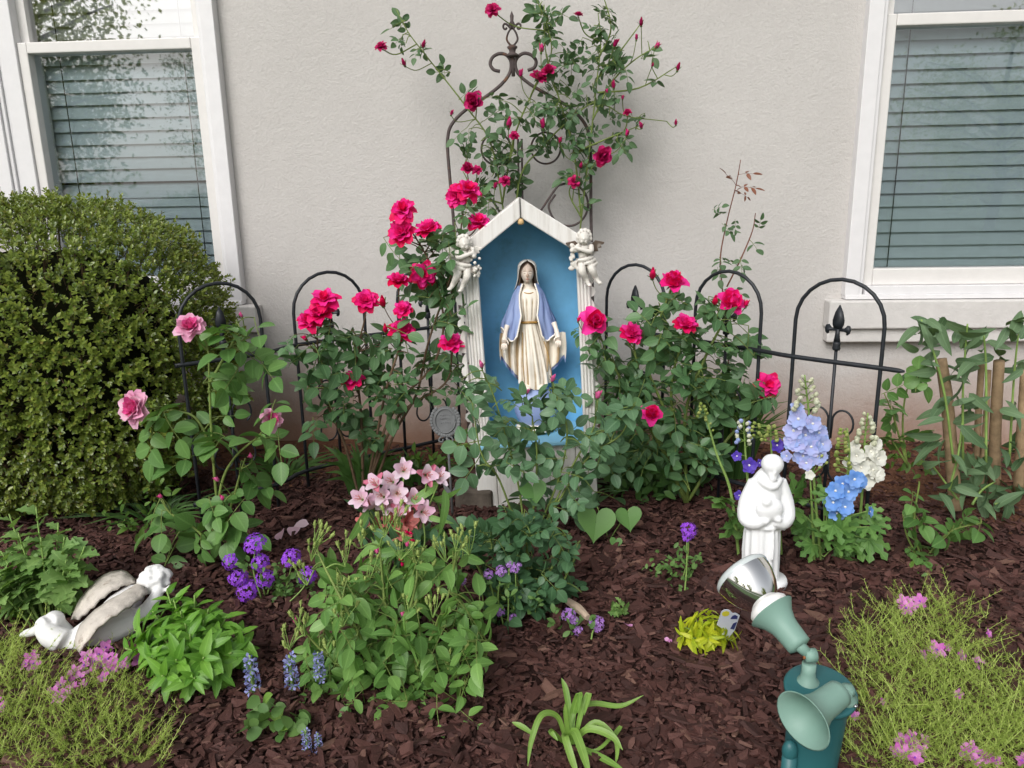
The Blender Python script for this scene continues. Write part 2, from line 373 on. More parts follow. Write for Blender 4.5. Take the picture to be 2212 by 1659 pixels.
house = thing('house', 'pale grey stucco house wall with two white framed windows', 'house', wall(0, 0, 0))
uLo, uLi = aw(500, 320)[0], aw(443, 350)[0]
L0, L1 = aw(-10, 250)[0], uLo; R0 = aw(1843, 320)[0]; R1 = R0+(L1-L0)
gL0, gL1 = aw(88, 270)[0], uLi; gR0 = aw(1908, 330)[0]; gR1 = R1-(gR0-R0)
zs_t = (aw(560, 650)[1]+aw(1790, 652)[1])/2; zs_b = (aw(560, 738)[1]+aw(1790, 738)[1])/2
z_g = (aw(470, 596)[1]+aw(1900, 580)[1])/2; z_r0 = (aw(240, 107)[1]+aw(2060, 58)[1])/2; z_r1 = (aw(240, 82)[1]+aw(2060, 32)[1])/2
ZT, WTOP = 2.75, 3.3
def wbox(mb, u0, u1, o0, o1, z0, z1, mi=0):
    v = [wall(u, o, z) for z in (z0, z1) for (u, o) in ((u0, o1), (u1, o1), (u1, o0), (u0, o0))]
    mb.add(v, [(3,2,1,0),(4,5,6,7),(0,1,5,4),(1,2,6,5),(2,3,7,6),(3,0,4,7)], mi)
mb = MB(); us = [-7, L0+.06, L1-.06, R0+.06, R1-.06, 7]; zz = [-0.4, z_g-.08, ZT-.06, WTOP]
for i in range(5):
    for j in range(3):
        if i in (1, 3) and j == 1: continue
        n = max(1, int((us[i+1]-us[i])/1.0))
        mb.add([wall(us[i], 0, zz[j]), wall(us[i+1], 0, zz[j]), wall(us[i+1], 0, zz[j+1]), wall(us[i], 0, zz[j+1])], [(0, 1, 2, 3)])
for (a, b) in ((us[1], us[2]), (us[3], us[4])):
    for (p, q) in (((a, zz[1]), (a, zz[2])), ((b, zz[2]), (b, zz[1])), ((a, zz[2]), (b, zz[2])), ((b, zz[1]), (a, zz[1]))):
        mb.add([wall(p[0], 0, p[1]), wall(q[0], 0, q[1]), wall(q[0], -.14, q[1]), wall(p[0], -.14, p[1])], [(0, 1, 2, 3)])
mb.build('wall', M_stucco, house, smooth=False)
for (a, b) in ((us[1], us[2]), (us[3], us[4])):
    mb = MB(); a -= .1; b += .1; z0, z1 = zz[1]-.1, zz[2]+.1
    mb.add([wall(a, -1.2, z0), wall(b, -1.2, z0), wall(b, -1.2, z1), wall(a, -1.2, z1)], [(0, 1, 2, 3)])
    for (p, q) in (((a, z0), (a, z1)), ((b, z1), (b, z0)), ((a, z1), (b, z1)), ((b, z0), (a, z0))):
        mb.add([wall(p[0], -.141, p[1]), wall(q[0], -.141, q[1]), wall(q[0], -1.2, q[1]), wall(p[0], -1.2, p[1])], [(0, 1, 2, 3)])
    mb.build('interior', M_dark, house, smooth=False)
mb = MB(); wbox(mb, -7, 7, -.2, .5, WTOP, WTOP+.12); mb.build('eave', M_trim, house, smooth=False)
def window(a, b, ga, gb, lab):
    c = MB()
    for (u0, u1) in ((a, ga-.045), (gb+.045, b)):               # side casings with two steps
        inn = u1 if u0 == a else u0; outr = u0 if u0 == a else u1; s = 1 if u0 == a else -1
        wbox(c, *sorted((outr, outr+s*.062)), -.1, .052, z_g-.115, ZT)
        wbox(c, *sorted((outr+s*.062, outr+s*.080)), -.1, .040, z_g-.112, ZT)
        wbox(c, *sorted((outr+s*.080, inn)), -.1, .028, z_g-.108, ZT)
    wbox(c, a+.004, b-.004, -.1, .054, zs_t+.003, z_g-.112)
    wbox(c, a+.09, b-.09, -.1, .045, z_g-.112, z_g-.075)
    win = c.build('window', M_trim, house, smooth=False); tag(win, label=lab)
    bv = win.modifiers.new('b', 'BEVEL'); bv.width = .004; bv.segments = 2
    s = MB()
    for (u0, u1) in ((ga-.045, ga), (gb, gb+.045)): wbox(s, u0, u1, -.09, .015, z_g-.075, z_r1)
    wbox(s, ga+.0005, gb-.0005, -.09, .013, z_g-.074, z_g); wbox(s, ga+.0005, gb-.0005, -.09, .016, z_r0, z_r1)
    o = s.build('lower_sash', M_sash, win, smooth=False); bv = o.modifiers.new('b', 'BEVEL'); bv.width = .004; bv.segments = 2
    for (u0, u1) in ((ga-.045, ga-.004), (gb+.004, gb+.045)):
        s = MB(); wbox(s, u0, u1, -.09, -.02, z_r1+.001, ZT); s.build('upper_stile', M_sash, win, smooth=False)
    g = MB(); g.add([wall(ga, -.03, z_g), wall(gb, -.03, z_g), wall(gb, -.03, z_r0), wall(ga, -.03, z_r0)], [(0, 1, 2, 3)]); g.build('lower_pane', M_glass_lo, win, smooth=False)
    g = MB(); g.add([wall(ga, -.05, z_r1), wall(gb, -.05, z_r1), wall(gb, -.05, ZT), wall(ga, -.05, ZT)], [(0, 1, 2, 3)]); g.build('upper_pane', M_glass_up, win, smooth=False)
    s = MB(); zm = zs_t-(zs_t-zs_b)*.66
    wbox(s, a-.072, b+.072, 0.001, .085, zm, zs_t); wbox(s, a-.066, b+.066, 0.001, .06, zs_b, zm-.001)
    o = s.build('sill', M_sillm, win, smooth=False); bv = o.modifiers.new('b', 'BEVEL'); bv.width = .006; bv.segments = 2
window(L0, L1, gL0, gL1, 'window partly hidden by the clipped boxwood'); window(R0, R1, gR0, gR1, 'window above the cut back shrub stems')
M_slat = plain('blind_slat', (0.66, 0.70, 0.71), 0.5, 0.3, var=0.03); M_cord = plain('blind_cord', (0.06, 0.06, 0.06), 0.8, 0.2)
def blind(a, b, lab, gapz):
    root = thing('window_blind', lab, 'blind', wall((a+b)/2, -.11, z_g), None); pitch = .0585
    m0 = MB(); n = 9; ang = R_(66)
    for k in range(1):
        P = []
        for i in range(n):
            s = (i/(n-1)-.5)*.074; cv = .006*(1-(2*i/(n-1)-1)**2)
            yy = s*math.cos(ang)-cv*math.sin(ang); z = s*math.sin(ang)+cv*math.cos(ang); P.append([WU*q - WO*yy*1.0 + V(0, 0, z) for q in (-(b-a)/2+.004, (b-a)/2-.004)])
        m0.grid(P)
    me = m0.mesh('slat', M_slat, True)
    zt = z_g+.012; k = 0
    while zt+k*pitch < ZT-.02:
        z = zt+k*pitch; dz = rng.normal(0, .0012) + (-.018 if abs(z-gapz) < pitch/2 else 0)
        inst('slat', me, root, np.eye(3), wall((a+b)/2, -.115, z+dz)); k += 1
    c = MB()
    for q in (.14, .86): c.tube([wall(a+(b-a)*q, -.084, z_g), wall(a+(b-a)*q, -.084, ZT-.03)], .0025, 5)
    c.build('cord', M_cord, root)
blind(gL0-.03, gL1+.03, 'closed slat blind with one sagging slat behind the boxwood window', aw(300, 398)[1])
blind(gR0-.03, gR1+.03, 'closed slat blind inside the window above the cut back shrub', -9)

# ---- trees across the lawn (seen mirrored in the panes and the bulb)
M_treeleaf = leafmat('tree_leaf', (0.12, 0.19, 0.03), (0.40, 0.46, 0.11), 0.5, 0.4, rib=0); M_bark = plain('tree_bark', (0.10, 0.075, 0.055), 0.9, 0.2, var=0.4, bump=0.8, bscale=20)
def tree_meshes(seed, h, rx):
    r = np.random.default_rng(seed); t = MB(); tp = spline([V(0,0,-.1), V(.1,.05,h*.3), V(-.05,.1,h*.6), V(.05,0,h*.92)], 5); t.tube(tp, [h*.032, h*.008], 8)
    lv = MB(); tips = []
    for k in range(30):
        a = r.uniform(0, 2*PI); z = h*r.uniform(.16, .85); L = rx*math.sqrt(max(.05, 1-((z/h-.58)/.5)**2))*r.uniform(.6, 1.05)
        e = V(math.cos(a)*L, math.sin(a)*L, z+h*.1*r.random()); b = tp[int(z/h*14)]; t.tube(spline([b, (b+e)/2+V(0, 0, .15), e], 4), [h*.009, h*.002], 5); tips += [e, (e*2+b)/3, (e+b)/2]
    tips.append(V(0, 0, h*.95))
    E_ = np.repeat(np.array(tips), 190, axis=0); n = len(E_); p = E_+r.normal(0, h*.05, (n, 3)); sz = h*r.uniform(.006, .0125, (n, 1))
    a = r.normal(0, 1, (n, 3)); a /= np.linalg.norm(a, axis=1)[:, None]; b = np.cross(a, r.normal(0, 1, (n, 3))); b /= np.linalg.norm(b, axis=1)[:, None]
    Q = np.stack([p-a*sz*.5, p-b*sz*.9, p+a*sz*.5, p+b*sz*.9], 1).reshape(-1, 3); lv.add(Q, [(4*k, 4*k+1, 4*k+2, 4*k+3) for k in range(n)])
    return t, lv
TS = [(-17.4, -15, 10.0, 3.6, 1, 'broad green tree across the lawn facing the boxwood window'), (-5.2, -21, 8.5, 3.2, 2, 'rounded green tree across the lawn facing the shrine'), (10.6, -16, 5.2, 2.6, 3, 'spreading green tree across the lawn facing the bare window'), (15.5, -18, 9.0, 3.6, 4, 'tall green tree across the lawn beyond the walkway'), (-13.2, -22, 6.6, 3.2, 5, 'low green tree across the lawn behind the broad tree')]
for (x, y, h, rx, sd_, lab) in TS:
    tt, lv = tree_meshes(sd_, h, rx); b = V(x, y, -.07); root = thing('shade_tree', lab, 'tree', b, 'trees across the lawn')
    for mbb, nm, mt in ((tt, 'trunk', M_bark), (lv, 'crown', M_treeleaf)):
        o = bpy.data.objects.new(nm, mbb.mesh(nm, mt, nm == 'trunk', (0, 0, 0), K)); COL.objects.link(o); o.parent = root
        if nm == 'crown': o['kind'] = 'stuff'
# ================================================================== FENCE
M_iron = plain('black_iron', (0.018, 0.021, 0.026), 0.45, 0.4, var=0.3, scale=40)
def fence(name, label, legs, ext0, ext1):
    # legs: (px, py) of each leg where it crosses the top rail (z = .62)
    pts = [az(px, py, .62) for px, py in legs]; root = thing('arch_fence', label, 'fence', V(*pts[0][:2], 0), 'black arch fence panels')
    P = lambda p, z: V(p[0], p[1], z)
    for i in range(0, len(pts), 2):
        a, b = pts[i], pts[i+1]; w_ = np.linalg.norm((b-a)[:2])/2; c = (a+b)/2; zt = .90-w_*1.0
        path = [P(a, -.05), P(a, .3), P(a, zt)]
        for k in range(1, 12):
            t = PI-k*PI/12; path.append(P(c + (b-a)/2*math.cos(t), zt+w_*1.0*math.sin(t)))
        path += [P(b, zt), P(b, .3), P(b, -.05)]
        m = MB(); m.tube(path, .0068, 7); m.build('arch_bar', M_iron, root)
        m = MB(); m.tube([P(c, -.05), P(c, .68)], .0062, 6); post = m.build('post', M_iron, root)
        d = nrm(b-a); f = lambda x, z, y: P(c, z)+d*x+np.cross(d, (0, 0, 1))*y
        m = MB()
        m.prism([(0, .815), (-.012, .79), (-.0185, .763), (-.0175, .748), (-.012, .735), (.012, .735), (.0175, .748), (.0185, .763), (.012, .79)], -.005, .005, f)
        for s in (-1, 1):
            m.prism([(s*x, z) for x, z in ((.004, .736), (.022, .737), (.031, .748), (.0385, .746), (.0425, .735), (.040, .722), (.033, .715), (.029, .718), (.030, .724), (.022, .727), (.008, .727))][::s], -.0045, .0045, f)
        m.prism([(-.006, .735), (-.0065, .715), (-.011, .685), (.011, .685), (.0065, .715), (.006, .735)], -.004, .004, f)
        m.lathe([(.012, .662), (.0135, .668), (.012, .676), (.0135, .684), (.011, .690)], None, P(c, 0), 10)
        m.build('finial', M_iron, root)
        for s in (-1, 1):
            for up in (1, -1):
                sc = []
                for k in range(15):
                    t = k/14; ang = PI-t*PI*1.35; sc.append(f(s*(.042+.036*math.cos(ang)), (.35 if up > 0 else .30)+up*(.06+.045*math.sin(ang) if k else 0.0), 0))
                m = MB(); m.tube(sc, .004, 5); m.build('scroll', M_iron, root)
    for z, pad in ((.62, 1), (.085, .3)):
        m = MB(); a = P(pts[0], z); b = P(pts[-1], z); d = nrm(b-a); seq = [a-d*ext0*pad] + [P(p, z) for p in pts] + [b+d*ext1*pad]
        rr = [.0085]*(len(seq)-1)+[.0085 if z < .3 else .002]
        m.tube(spline(seq, 3), [.0085]*19+[.004 if z > .3 else .0085], 7); m.build('rail', M_iron, root)
fence('a', 'black iron arch fence panel standing between the boxwood and the shrine', [(395, 788), (570, 763), (640, 745), (790, 725), (862, 716), (985, 700)], .02, .05)
fence('b', 'black iron arch fence panel behind the delphiniums with a bent rail tip', [(1310, 708), (1435, 725), (1500, 735), (1640, 757), (1713, 770), (1902, 795)], .04, .075)

# ================================================================== TRELLIS
M_rust = plain('rusty_iron', (0.085, 0.066, 0.064), 0.7, 0.3, var=0.25, scale=30, dirt=(0.17, 0.085, 0.05), dfac=0.56, dscale=22, bump=.3)
TY = 3.42
tr = thing('iron_trellis', 'rusty iron garden trellis with scrolled pointed top behind the shrine', 'trellis', V(at(1120, 1000, TY)[0], TY, 0))
def tpath(px, r=.006, n=5, name='scroll_bar', cl=6, dy=0):
    m = MB(); m.tube(spline([at(x, y, TY+dy) for x, y in px], cl), r, n); return m.build(name, M_rust, tr)
for pl in ([(1018, 1010), (1004, 800), (992, 640), (980, 480), (968, 340), (967, 300), (975, 270), (1003, 240), (1045, 212), (1080, 185), (1100, 160), (1104, 135), (1094, 119), (1078, 116), (1064, 124), (1059, 138), (1066, 150), (1080, 154)],
           [(1290, 1000), (1282, 800), (1280, 640), (1277, 480), (1276, 340), (1274, 300), (1262, 265), (1230, 232), (1190, 208), (1150, 185), (1122, 162), (1113, 140), (1118, 124), (1132, 115), (1148, 119), (1158, 132), (1154, 146), (1140, 152)]):
    m = MB(); m.tube(spline([at(x, y, TY) for x, y in pl], 6), .0072, 7); m.build('side_rail', M_rust, tr)
for x0 in (1119, 1127):
    m = MB(); m.tube([at(x0+8, 900, TY), at(x0, 300, TY)], .0045, 6); m.build('center_rod', M_rust, tr)
m = MB(); m.tube([at(1109, 165, TY), at(1108, 118, TY)], .008, 7); m.build('finial_stem', M_rust, tr)
def circ(cx, cy, rx, ry, a0, a1, k=16): return [(cx+rx*math.cos(R_(a0+(a1-a0)*i/k)), cy-ry*math.sin(R_(a0+(a1-a0)*i/k))) for i in range(k+1)]
tpath(circ(1179, 320, 32, 34, -160, 190), .0045); tpath(circ(1072, 322, 32, 34, 340, -10), .0045)
tpath([(1165, 460)]+circ(1228, 442, 42, 46, 150, -180)[1:]+[(1200, 420)], .0052)
tpath([(1082, 462), (1060, 430), (1030, 420), (1005, 440), (1000, 470), (1020, 490), (1040, 478)], .0052)
tpath(circ(1255, 640, 22, 34, 60, -90), .004); tpath(circ(1020, 660, 20, 34, 120, 270), .004)
fb = at(1107, 122, TY); u_ = upx(fb)*.84; fx = lambda x, z, y: fb+V(x*u_, y*u_, z*u_)
m = MB(); m.lathe([(r*u_, z*u_) for r, z in ((10, -2), (17, 0), (18, 3), (12, 7), (8, 10), (9, 16), (13, 20), (13, 24), (5, 28))], None, fb, 12); m.build('finial_collar', M_rust, tr)
m = MB()
for s in (-1, 1):
    m.tube(spline([fx(s*x, z, 0) for x, z in ((3, 26), (9, 32), (14, 42), (10, 56), (4, 66), (3, 78))], 5), 2.6*u_, 6)
    m.tube(spline([fx(s*x, z, 0) for x, z in ((3, 66), (10, 74), (17, 78), (22, 74), (21, 67), (16, 65), (13, 69))], 4), 2.8*u_, 6)
m.prism([(0, 108), (-5, 96), (-4, 84), (-8, 76), (-4, 64), (4, 64), (8, 76), (4, 84), (5, 96)], -2, 2, lambda a, b, d: fx(a, b, d))
m.build('finial', M_rust, tr)

# ================================================================== SHRINE
SY = 2.80; sb = G(1163, 1096); sb[1] = SY
sh = thing('garden_shrine', 'white wooden gabled shrine box with blue painted inside', 'shrine', V(sb[0], SY, 0))
def woodpaint():
    m, t, o = _new('weathered_white'); ge = t.nodes.new('ShaderNodeTexCoord'); mp = t.nodes.new('ShaderNodeMapping'); mp.inputs['Scale'].default_value = (60, 60, 4)
    t.links.new(ge.outputs['Object'], mp.inputs[0]); n = _noise(t, 1.0, 6, 0.7, vec=mp.outputs[0]); n2 = _noise(t, 7, 5, 0.6)
    col = _ramp(t, n.outputs['Fac'], [(0.25, (0.52, 0.49, 0.45)), (0.5, (0.74, 0.72, 0.69)), (0.7, (0.80, 0.79, 0.77))]).outputs[0]
    col = _mix(t, _ramp(t, n2.outputs['Fac'], [(0.55, (0, 0, 0)), (0.8, (.6, .6, .6))]).outputs[0], col, (0.50, 0.45, 0.39))
    _pbsdf(t, o, col, 0.6, 0.3, 0, _bump(t, n.outputs['Fac'], 0.35, 0.003)); return m
M_wp = woodpaint()
M_blue = plain('blue_paint', (0.17, 0.44, 0.66), 0.5, 0.35, var=0.22, scale=5, dirt=(0.10, 0.27, 0.38), dfac=0.58, dscale=3.5)
M_blue2 = plain('light_blue_paint', (0.24, 0.52, 0.70), 0.5, 0.35, var=0.12, scale=6)
lean = roty(R_(-2.7))
def sp(x, y, z): return V(sb[0], SY, 0) + lean @ V(x, y, z)           # x across, y back from the front plane
def sbox(m, x0, x1, y0, y1, z0, z1): 
    m.box((x0, y0, z0), (x1, y1, z1), lean, V(sb[0], SY, 0))
def bev(o, w=.003): b = o.modifiers.new('b', 'BEVEL'); b.width = w; b.segments = 2; return o
HW, D, ZF, ZE, ZP = .226, .24, .275, .985, 1.155       # half width, depth, floor, eaves, peak
m = MB(); m.prism([(-HW+.012, ZF), (HW-.012, ZF), (HW-.012, ZE), (0, ZP), (-HW+.012, ZE)], D-.012, D, lambda a, b, d: sp(a, d, b)); m.build('back_panel', M_blue, sh, smooth=False)
for s in (-1, 1):                                       # outer sides: white outside, blue inside
    m = MB(); sbox(m, *sorted((s*HW, s*(HW-.010))), 0.016, D, .0, ZE-.004); bev(m.build('side_board', M_wp, sh, smooth=False))
    m = MB(); sbox(m, *sorted((s*(HW-.0115), s*(HW-.016))), 0.02, D-.013, ZF+.004, ZE-.01); m.build('side_lining', M_blue, sh, smooth=False)
    m = MB()                                            # fluted front stile
    x0 = s*(HW-.012) if s < 0 else s*HW-.036; x1 = x0+.048; fl = .048/4
    pr = [(x0, .014)]
    for k in range(4):
        for q in range(5): pr.append((x0+fl*(k+(q+.0)/4.6), -.004 if q in (0,) else -.004-.006*math.sin(PI*q/4.6)))
    pr += [(x1, -.004), (x1, .014)]
    m.prism(pr, ZF-.02, ZE-.03, lambda a, b, d: sp(a, b, d)); m.build('fluted_stile', M_wp, sh, smooth=False)
    m = MB(); zc = ZF; k = 0                            # scalloped lace edging
    while zc < ZE-.16:
        h = .088; xo = s*(HW+.006 if s > 0 else HW+.0065)
        o_ = [(0, 0), (s*.016, .004), (s*.024, .018), (s*.021, .033), (s*.010, .040), (s*.010, .047), (s*.019, .055), (s*.015, .072), (s*.007, .085), (0, .088)]
        m = MB(); m.prism([(xo+a, zc+b) for a, b in (o_ if s < 0 else o_[::-1])], .002, .010, lambda a, b, d: sp(a, d, b)); m.build('scallop', M_wp, sh, smooth=False); zc += .0895
for s in (-1, 1):                                       # gable fascia and roof boards
    sl = math.atan2(ZP-ZE+.012, HW+.035); x1 = s*(HW+.045); z1 = ZE-.035
    n_ = V(s*math.sin(sl), 0, math.cos(sl)); t_ = V(s*math.cos(sl), 0, -math.sin(sl)); pk = V(s*.0012, 0, ZP+.028)
    L = (HW+.045)/math.cos(sl); wd = .058; vo = V(0, 0, wd/math.cos(sl))
    A = [pk, pk+t_*L, pk+t_*L-n_*wd, pk-vo]
    m = MB(); v = [sp(p[0], y, p[2]) for y in (-.022, -.005) for p in A]
    m.add(v, [(0,1,2,3),(7,6,5,4),(0,4,5,1),(1,5,6,2),(2,6,7,3),(3,7,4,0)]); bev(m.build('gable_board', M_wp, sh, smooth=False), .004)
    B = [pk, pk+t_*L, pk+t_*L-n_*.016, pk-V(0, 0, .016/math.cos(sl))]
    m = MB(); v = [sp(p[0], y, p[2]) for y in (-.0045, D+.03) for p in B]
    m.add(v, [(0,1,2,3),(7,6,5,4),(0,4,5,1),(1,5,6,2),(2,6,7,3),(3,7,4,0)]); bev(m.build('roof_board', M_wp, sh, smooth=False))
    C_ = [pk-V(0, 0, .05), pk+t_*(L-.05)-n_*.05, pk+t_*(L-.05)-n_*.056, pk-V(0, 0, .056)]
m = MB(); sbox(m, -HW+.011, HW-.011, -.03, D-.013, ZF-.014, ZF+.003); bev(m.build('floor_board', M_blue2, sh, smooth=False))
xs_ = [-HW-.006, -HW+.054, -HW+.060, -.06, -.054, .06, .066, HW+.006]
for a, b in ((-HW-.006, -.154), (-.1525, -.052), (-.0505, .052), (.0535, .154), (.1555, HW+.006)):
    m = MB(); sbox(m, a, b, -.012, .0145, -.02 if a > -.2 else -.01, ZF-.016); bev(m.build('base_plank', M_wp, sh, smooth=False))
M_knob = plain('pale_wood', (0.62, 0.42, 0.20), 0.5, .3); M_wire = plain('dark_wire', (0.03, .03, .03), .5, .4)
m = MB(); m.lathe([(.004, .0), (.010, -.006), (.012, -.016), (.008, -.022), (.003, -.023)][::-1], None, sp(0, -.014, ZP-.044), 10); m.build('wood_knob', M_knob, sh)
m = MB(); m.tube([sp(.001, -.026, ZP+.03), sp(.0, -.026, ZP-.04), sp(0, -.014, ZP-.046)], .0016, 5); m.build('wire', M_wire, sh)
M_stone = plain('slab_stone', (0.115, 0.095, 0.078), .85, .2, var=.35, bump=.8, bscale=25)
m = MB(); q = G(1012, 1110); m.prism([(-.055, 0), (.09, -.03), (.13, .13), (.02, .19), (-.04, .12)], -.02, .085, lambda a, b, d: V(q[0]+a, 2.80+b, d+.0))
bev(m.build('paving_stone', M_stone, None, False, base=V(q[0], 2.8, 0), label='grey brown flat stone slab beside the shrine base', cat='stone'), .01)

# ================================================================== MADONNA STATUE
MS = 1.0
mo = sp(-.012, .118, ZF+.003); FZ = .200
mary = thing('veiled_statue', 'painted statue of a veiled woman in blue mantle with open hands inside the shrine', 'statue', mo)
def wash(name, c, shade):
    m, t, o = _new(name); ge = t.nodes.new('ShaderNodeNewGeometry'); n = _noise(t, 30, 4)
    # antiquing wash left in the hollows of the casting
    f = _math(t, 'ADD', ge.outputs['Pointiness'], _math(t, 'MULTIPLY', _math(t, 'SUBTRACT', n.outputs['Fac'], .5), .05))
    col = _ramp(t, f, [(0.455, shade), (0.50, c), (0.56, tuple(min(1, x*1.12) for x in c))]).outputs[0]
    _pbsdf(t, o, col, 0.45, 0.4); return m
M_cream = wash('cream_paint', (0.86, 0.80, 0.70), (0.42, 0.30, 0.17)); M_mblue = wash('mantle_blue', (0.28, 0.36, 0.61), (0.10, 0.13, 0.30))
M_veil = wash('veil_paint', (0.66, 0.63, 0.58), (0.28, 0.22, 0.16)); M_hairb = wash('hair_paint', (0.19, 0.125, 0.085), (0.05, 0.03, 0.02))
M_skin = wash('pale_flesh', (0.84, 0.74, 0.64), (0.46, 0.32, 0.24)); M_gold = plain('gold_paint', (0.42, 0.24, 0.06), .4, .5, var=.3, scale=60)
M_lip = plain('lip_paint', (0.50, 0.17, 0.13), .5, .3); M_eye = plain('eye_paint', (0.25, 0.14, 0.09), .6, .2)
def mp_(x, y, z): return mo+V(x, y, z+FZ)
def lerp(tab, z, k): return np.interp(z, [r[0] for r in tab], [r[k] for r in tab])
gt = [(0, .063, .050, .021), (.03, .062, .048, .020), (.10, .055, .045, .014), (.18, .043, .038, .006), (.235, .033, .030, 0), (.248, .032, .029, 0), (.26, .037, .032, 0), (.30, .043, .036, 0), (.34, .046, .032, 0), (.362, .038, .026, 0), (.372, .02, .018, 0), (.385, .0165, .0165, -.001), (.40, .016, .016, -.002)]
m = MB(); rows = []
for z in np.concatenate([np.linspace(0, .24, 22), np.linspace(.246, .40, 16)]):
    a, b, cx = (lerp(gt, z, k) for k in (1, 2, 3)); ring = []
    amp = .085*max(0, 1-z/.24)**.5 + (.05 if .25 < z < .33 else 0)
    for k in range(96):
        t = 2*PI*k/96; f = 1+amp*(math.sin(13*t+.6*math.sin(3*t)+z*5)+.5*math.sin(23*t+2))
        knee = .010*math.exp(-((math.degrees(t)-255)/22)**2)*math.exp(-((z-.10)/.06)**2)
        ring.append(mp_(cx+a*math.cos(t)*f, b*math.sin(t)*f-knee, z+(.006*math.sin(5*t)+.012*math.cos(2*t) if z < .01 else 0)))
    rows.append(ring)
m.grid(rows, 0, True); m.build('gown', M_cream, mary)
m = MB(); m.tube([mp_(.0345*math.cos(t), .0315*math.sin(t), .241+.001*math.sin(3*t)) for t in np.linspace(0, 2*PI, 40)], .0048, 6); m.build('belt', M_gold, mary)
m = MB(); m.tube([mp_(.027*math.cos(t), -.004+.024*math.sin(t), .366-.014*(-math.sin(t))*1) for t in np.linspace(PI*.95, 2.05*PI, 24)], .0028, 6); m.build('collar', M_gold, mary)
for x, z0 in ((-.028, .205), (.062, .17)):
    m = MB(); m.tube(spline([mp_(x*.9, -.036, z0), mp_(x*1.12+.005, -.043, .1), mp_(x*1.2+.012, -.047, .012)], 6), .0017, 5); m.build('gold_trim', M_gold, mary)
# mantle
ma = [(-.2, .09, .045), (0, .09, .045), (.1, .105, .05), (.2, .100, .055), (.25, .090, .055), (.30, .078, .048), (.35, .060, .040), (.37, .046, .034), (.388, .034, .030)]
def mantle_pt(tf, s, off=0.0, side=1):       # tf: angle from the front in degrees
    u = (tf-20)/140.; zb = np.interp(tf, [18, 26, 40, 62, 85, 110, 180], [.20, .180, .172, .205, .222, .10, .02])
    z = .388+(zb-.388)*s; a, b = (lerp(ma, z, k)+off for k in (1, 2))
    gap = np.interp(s, [0, .25, .6, 1], [42, 34, 20, 26]); ang = R_(gap+(180-gap)*((tf-20)/160.))
    fold = 1+.07*s*math.sin(R_(tf)*11+s*4.0)+.04*s*math.sin(R_(tf)*23+1-s*3)
    elb = .008*math.exp(-((tf-70)/25)**2)*math.exp(-((z-.24)/.04)**2)
    return mp_(side*((a+elb)*math.sin(ang)*fold), -b*math.cos(ang)*fold-.006*s, z)
for side in (-1, 1):
    tfs = np.linspace(20, 180, 40)
    m = MB(); m.grid([[mantle_pt(t, s, 0, side) for t in tfs] for s in np.linspace(0, 1, 22)]); m.build('mantle', M_mblue, mary)
    m = MB(); m.grid([[mantle_pt(t, s, -.003, side) for t in tfs] for s in np.linspace(0, 1, 22)]); m.build('mantle_lining', M_cream, mary)
    edge = [mantle_pt(20, s, 0, side) for s in np.linspace(0, 1, 16)] + [mantle_pt(t, 1, 0, side) for t in np.linspace(22, 84, 16)]
    m = MB(); m.tube(edge, .0034, 6); m.build('mantle_edge', M_cream, mary)
    # hanging folds under each hand
    xw = .112 if side < 0 else .138; us_ = np.linspace(0, 1, 25)
    def drape(u, s, dz, dy):
        x = side*(.036+(xw-.036)*u); zt_ = .20; step = [.015, .035, .05, .075, .095][min(4, int(u*5))]; tri = (u*5) % 1.0
        zb = step+.022*tri+dz; return mp_(x+side*.004*math.sin(s*3), -.012+.012*math.sin(u*5*PI)+dy-.01*u, zt_+(zb-zt_)*s)
    m = MB(); m.grid([[drape(u, s, .0, 0) for u in us_] for s in np.linspace(0, 1, 10)]); m.build('drape_fold', M_cream, mary)
    m = MB(); m.grid([[drape(u, s, -.016, .009) for u in us_] for s in np.linspace(0, 1, 10)]); m.build('drape_back', M_mblue, mary)
# head, hair, veil
hc = mp_(-.004, -.010, .425)
m = MB(); P = []
for i in range(25):
    ph = PI*i/24; ring = []
    for k in range(32):
        t = 2*PI*k/32; z = math.cos(ph); r = math.sin(ph); w_ = .0245*(1-.22*max(0, -z)**1.5); x = w_*r*math.cos(t); y = .029*r*math.sin(t)
        if math.sin(t) < 0:
            fx_ = abs(x)
            y -= .0075*math.exp(-(fx_/.0038)**2)*math.exp(-((z+.12)/.20)**2)*r      # nose
            y += .0030*math.exp(-((fx_-.0095)/.0055)**2)*math.exp(-((z-.10)/.12)**2)  # eye sockets
            y -= .0022*math.exp(-(x/.007)**2)*math.exp(-((z+.47)/.08)**2)           # lips
            y -= .003*math.exp(-(x/.008)**2)*math.exp(-((z+.78)/.12)**2)            # chin
        ring.append(hc+V(x, y-.004*max(0, -z), .0385*z))
    P.append(ring)
m.grid(P, 0, True); m.build('head', M_skin, mary)
m = MB(); m.tube(spline([hc+V(-.0075, -.0262, -.0185), hc+V(0, -.0300, -.0176), hc+V(.0075, -.0262, -.0185)], 5), [.0004, .0016, .0004], 6); m.build('lips', M_lip, mary)
for s in (-1, 1):
    m = MB(); m.tube(spline([hc+V(s*.005, -.0262, .0035), hc+V(s*.0098, -.0255, .0015), hc+V(s*.0148, -.0222, .0032)], 5), [.0004, .0011, .0004], 5); m.build('eyelid', M_eye, mary)
    m = MB(); m.tube(spline([hc+V(s*.004, -.0272, .0095), hc+V(s*.010, -.0262, .0120), hc+V(s*.0165, -.021, .0095)], 5), [.0003, .0007, .0003], 5); m.build('eyebrow', M_eye, mary)
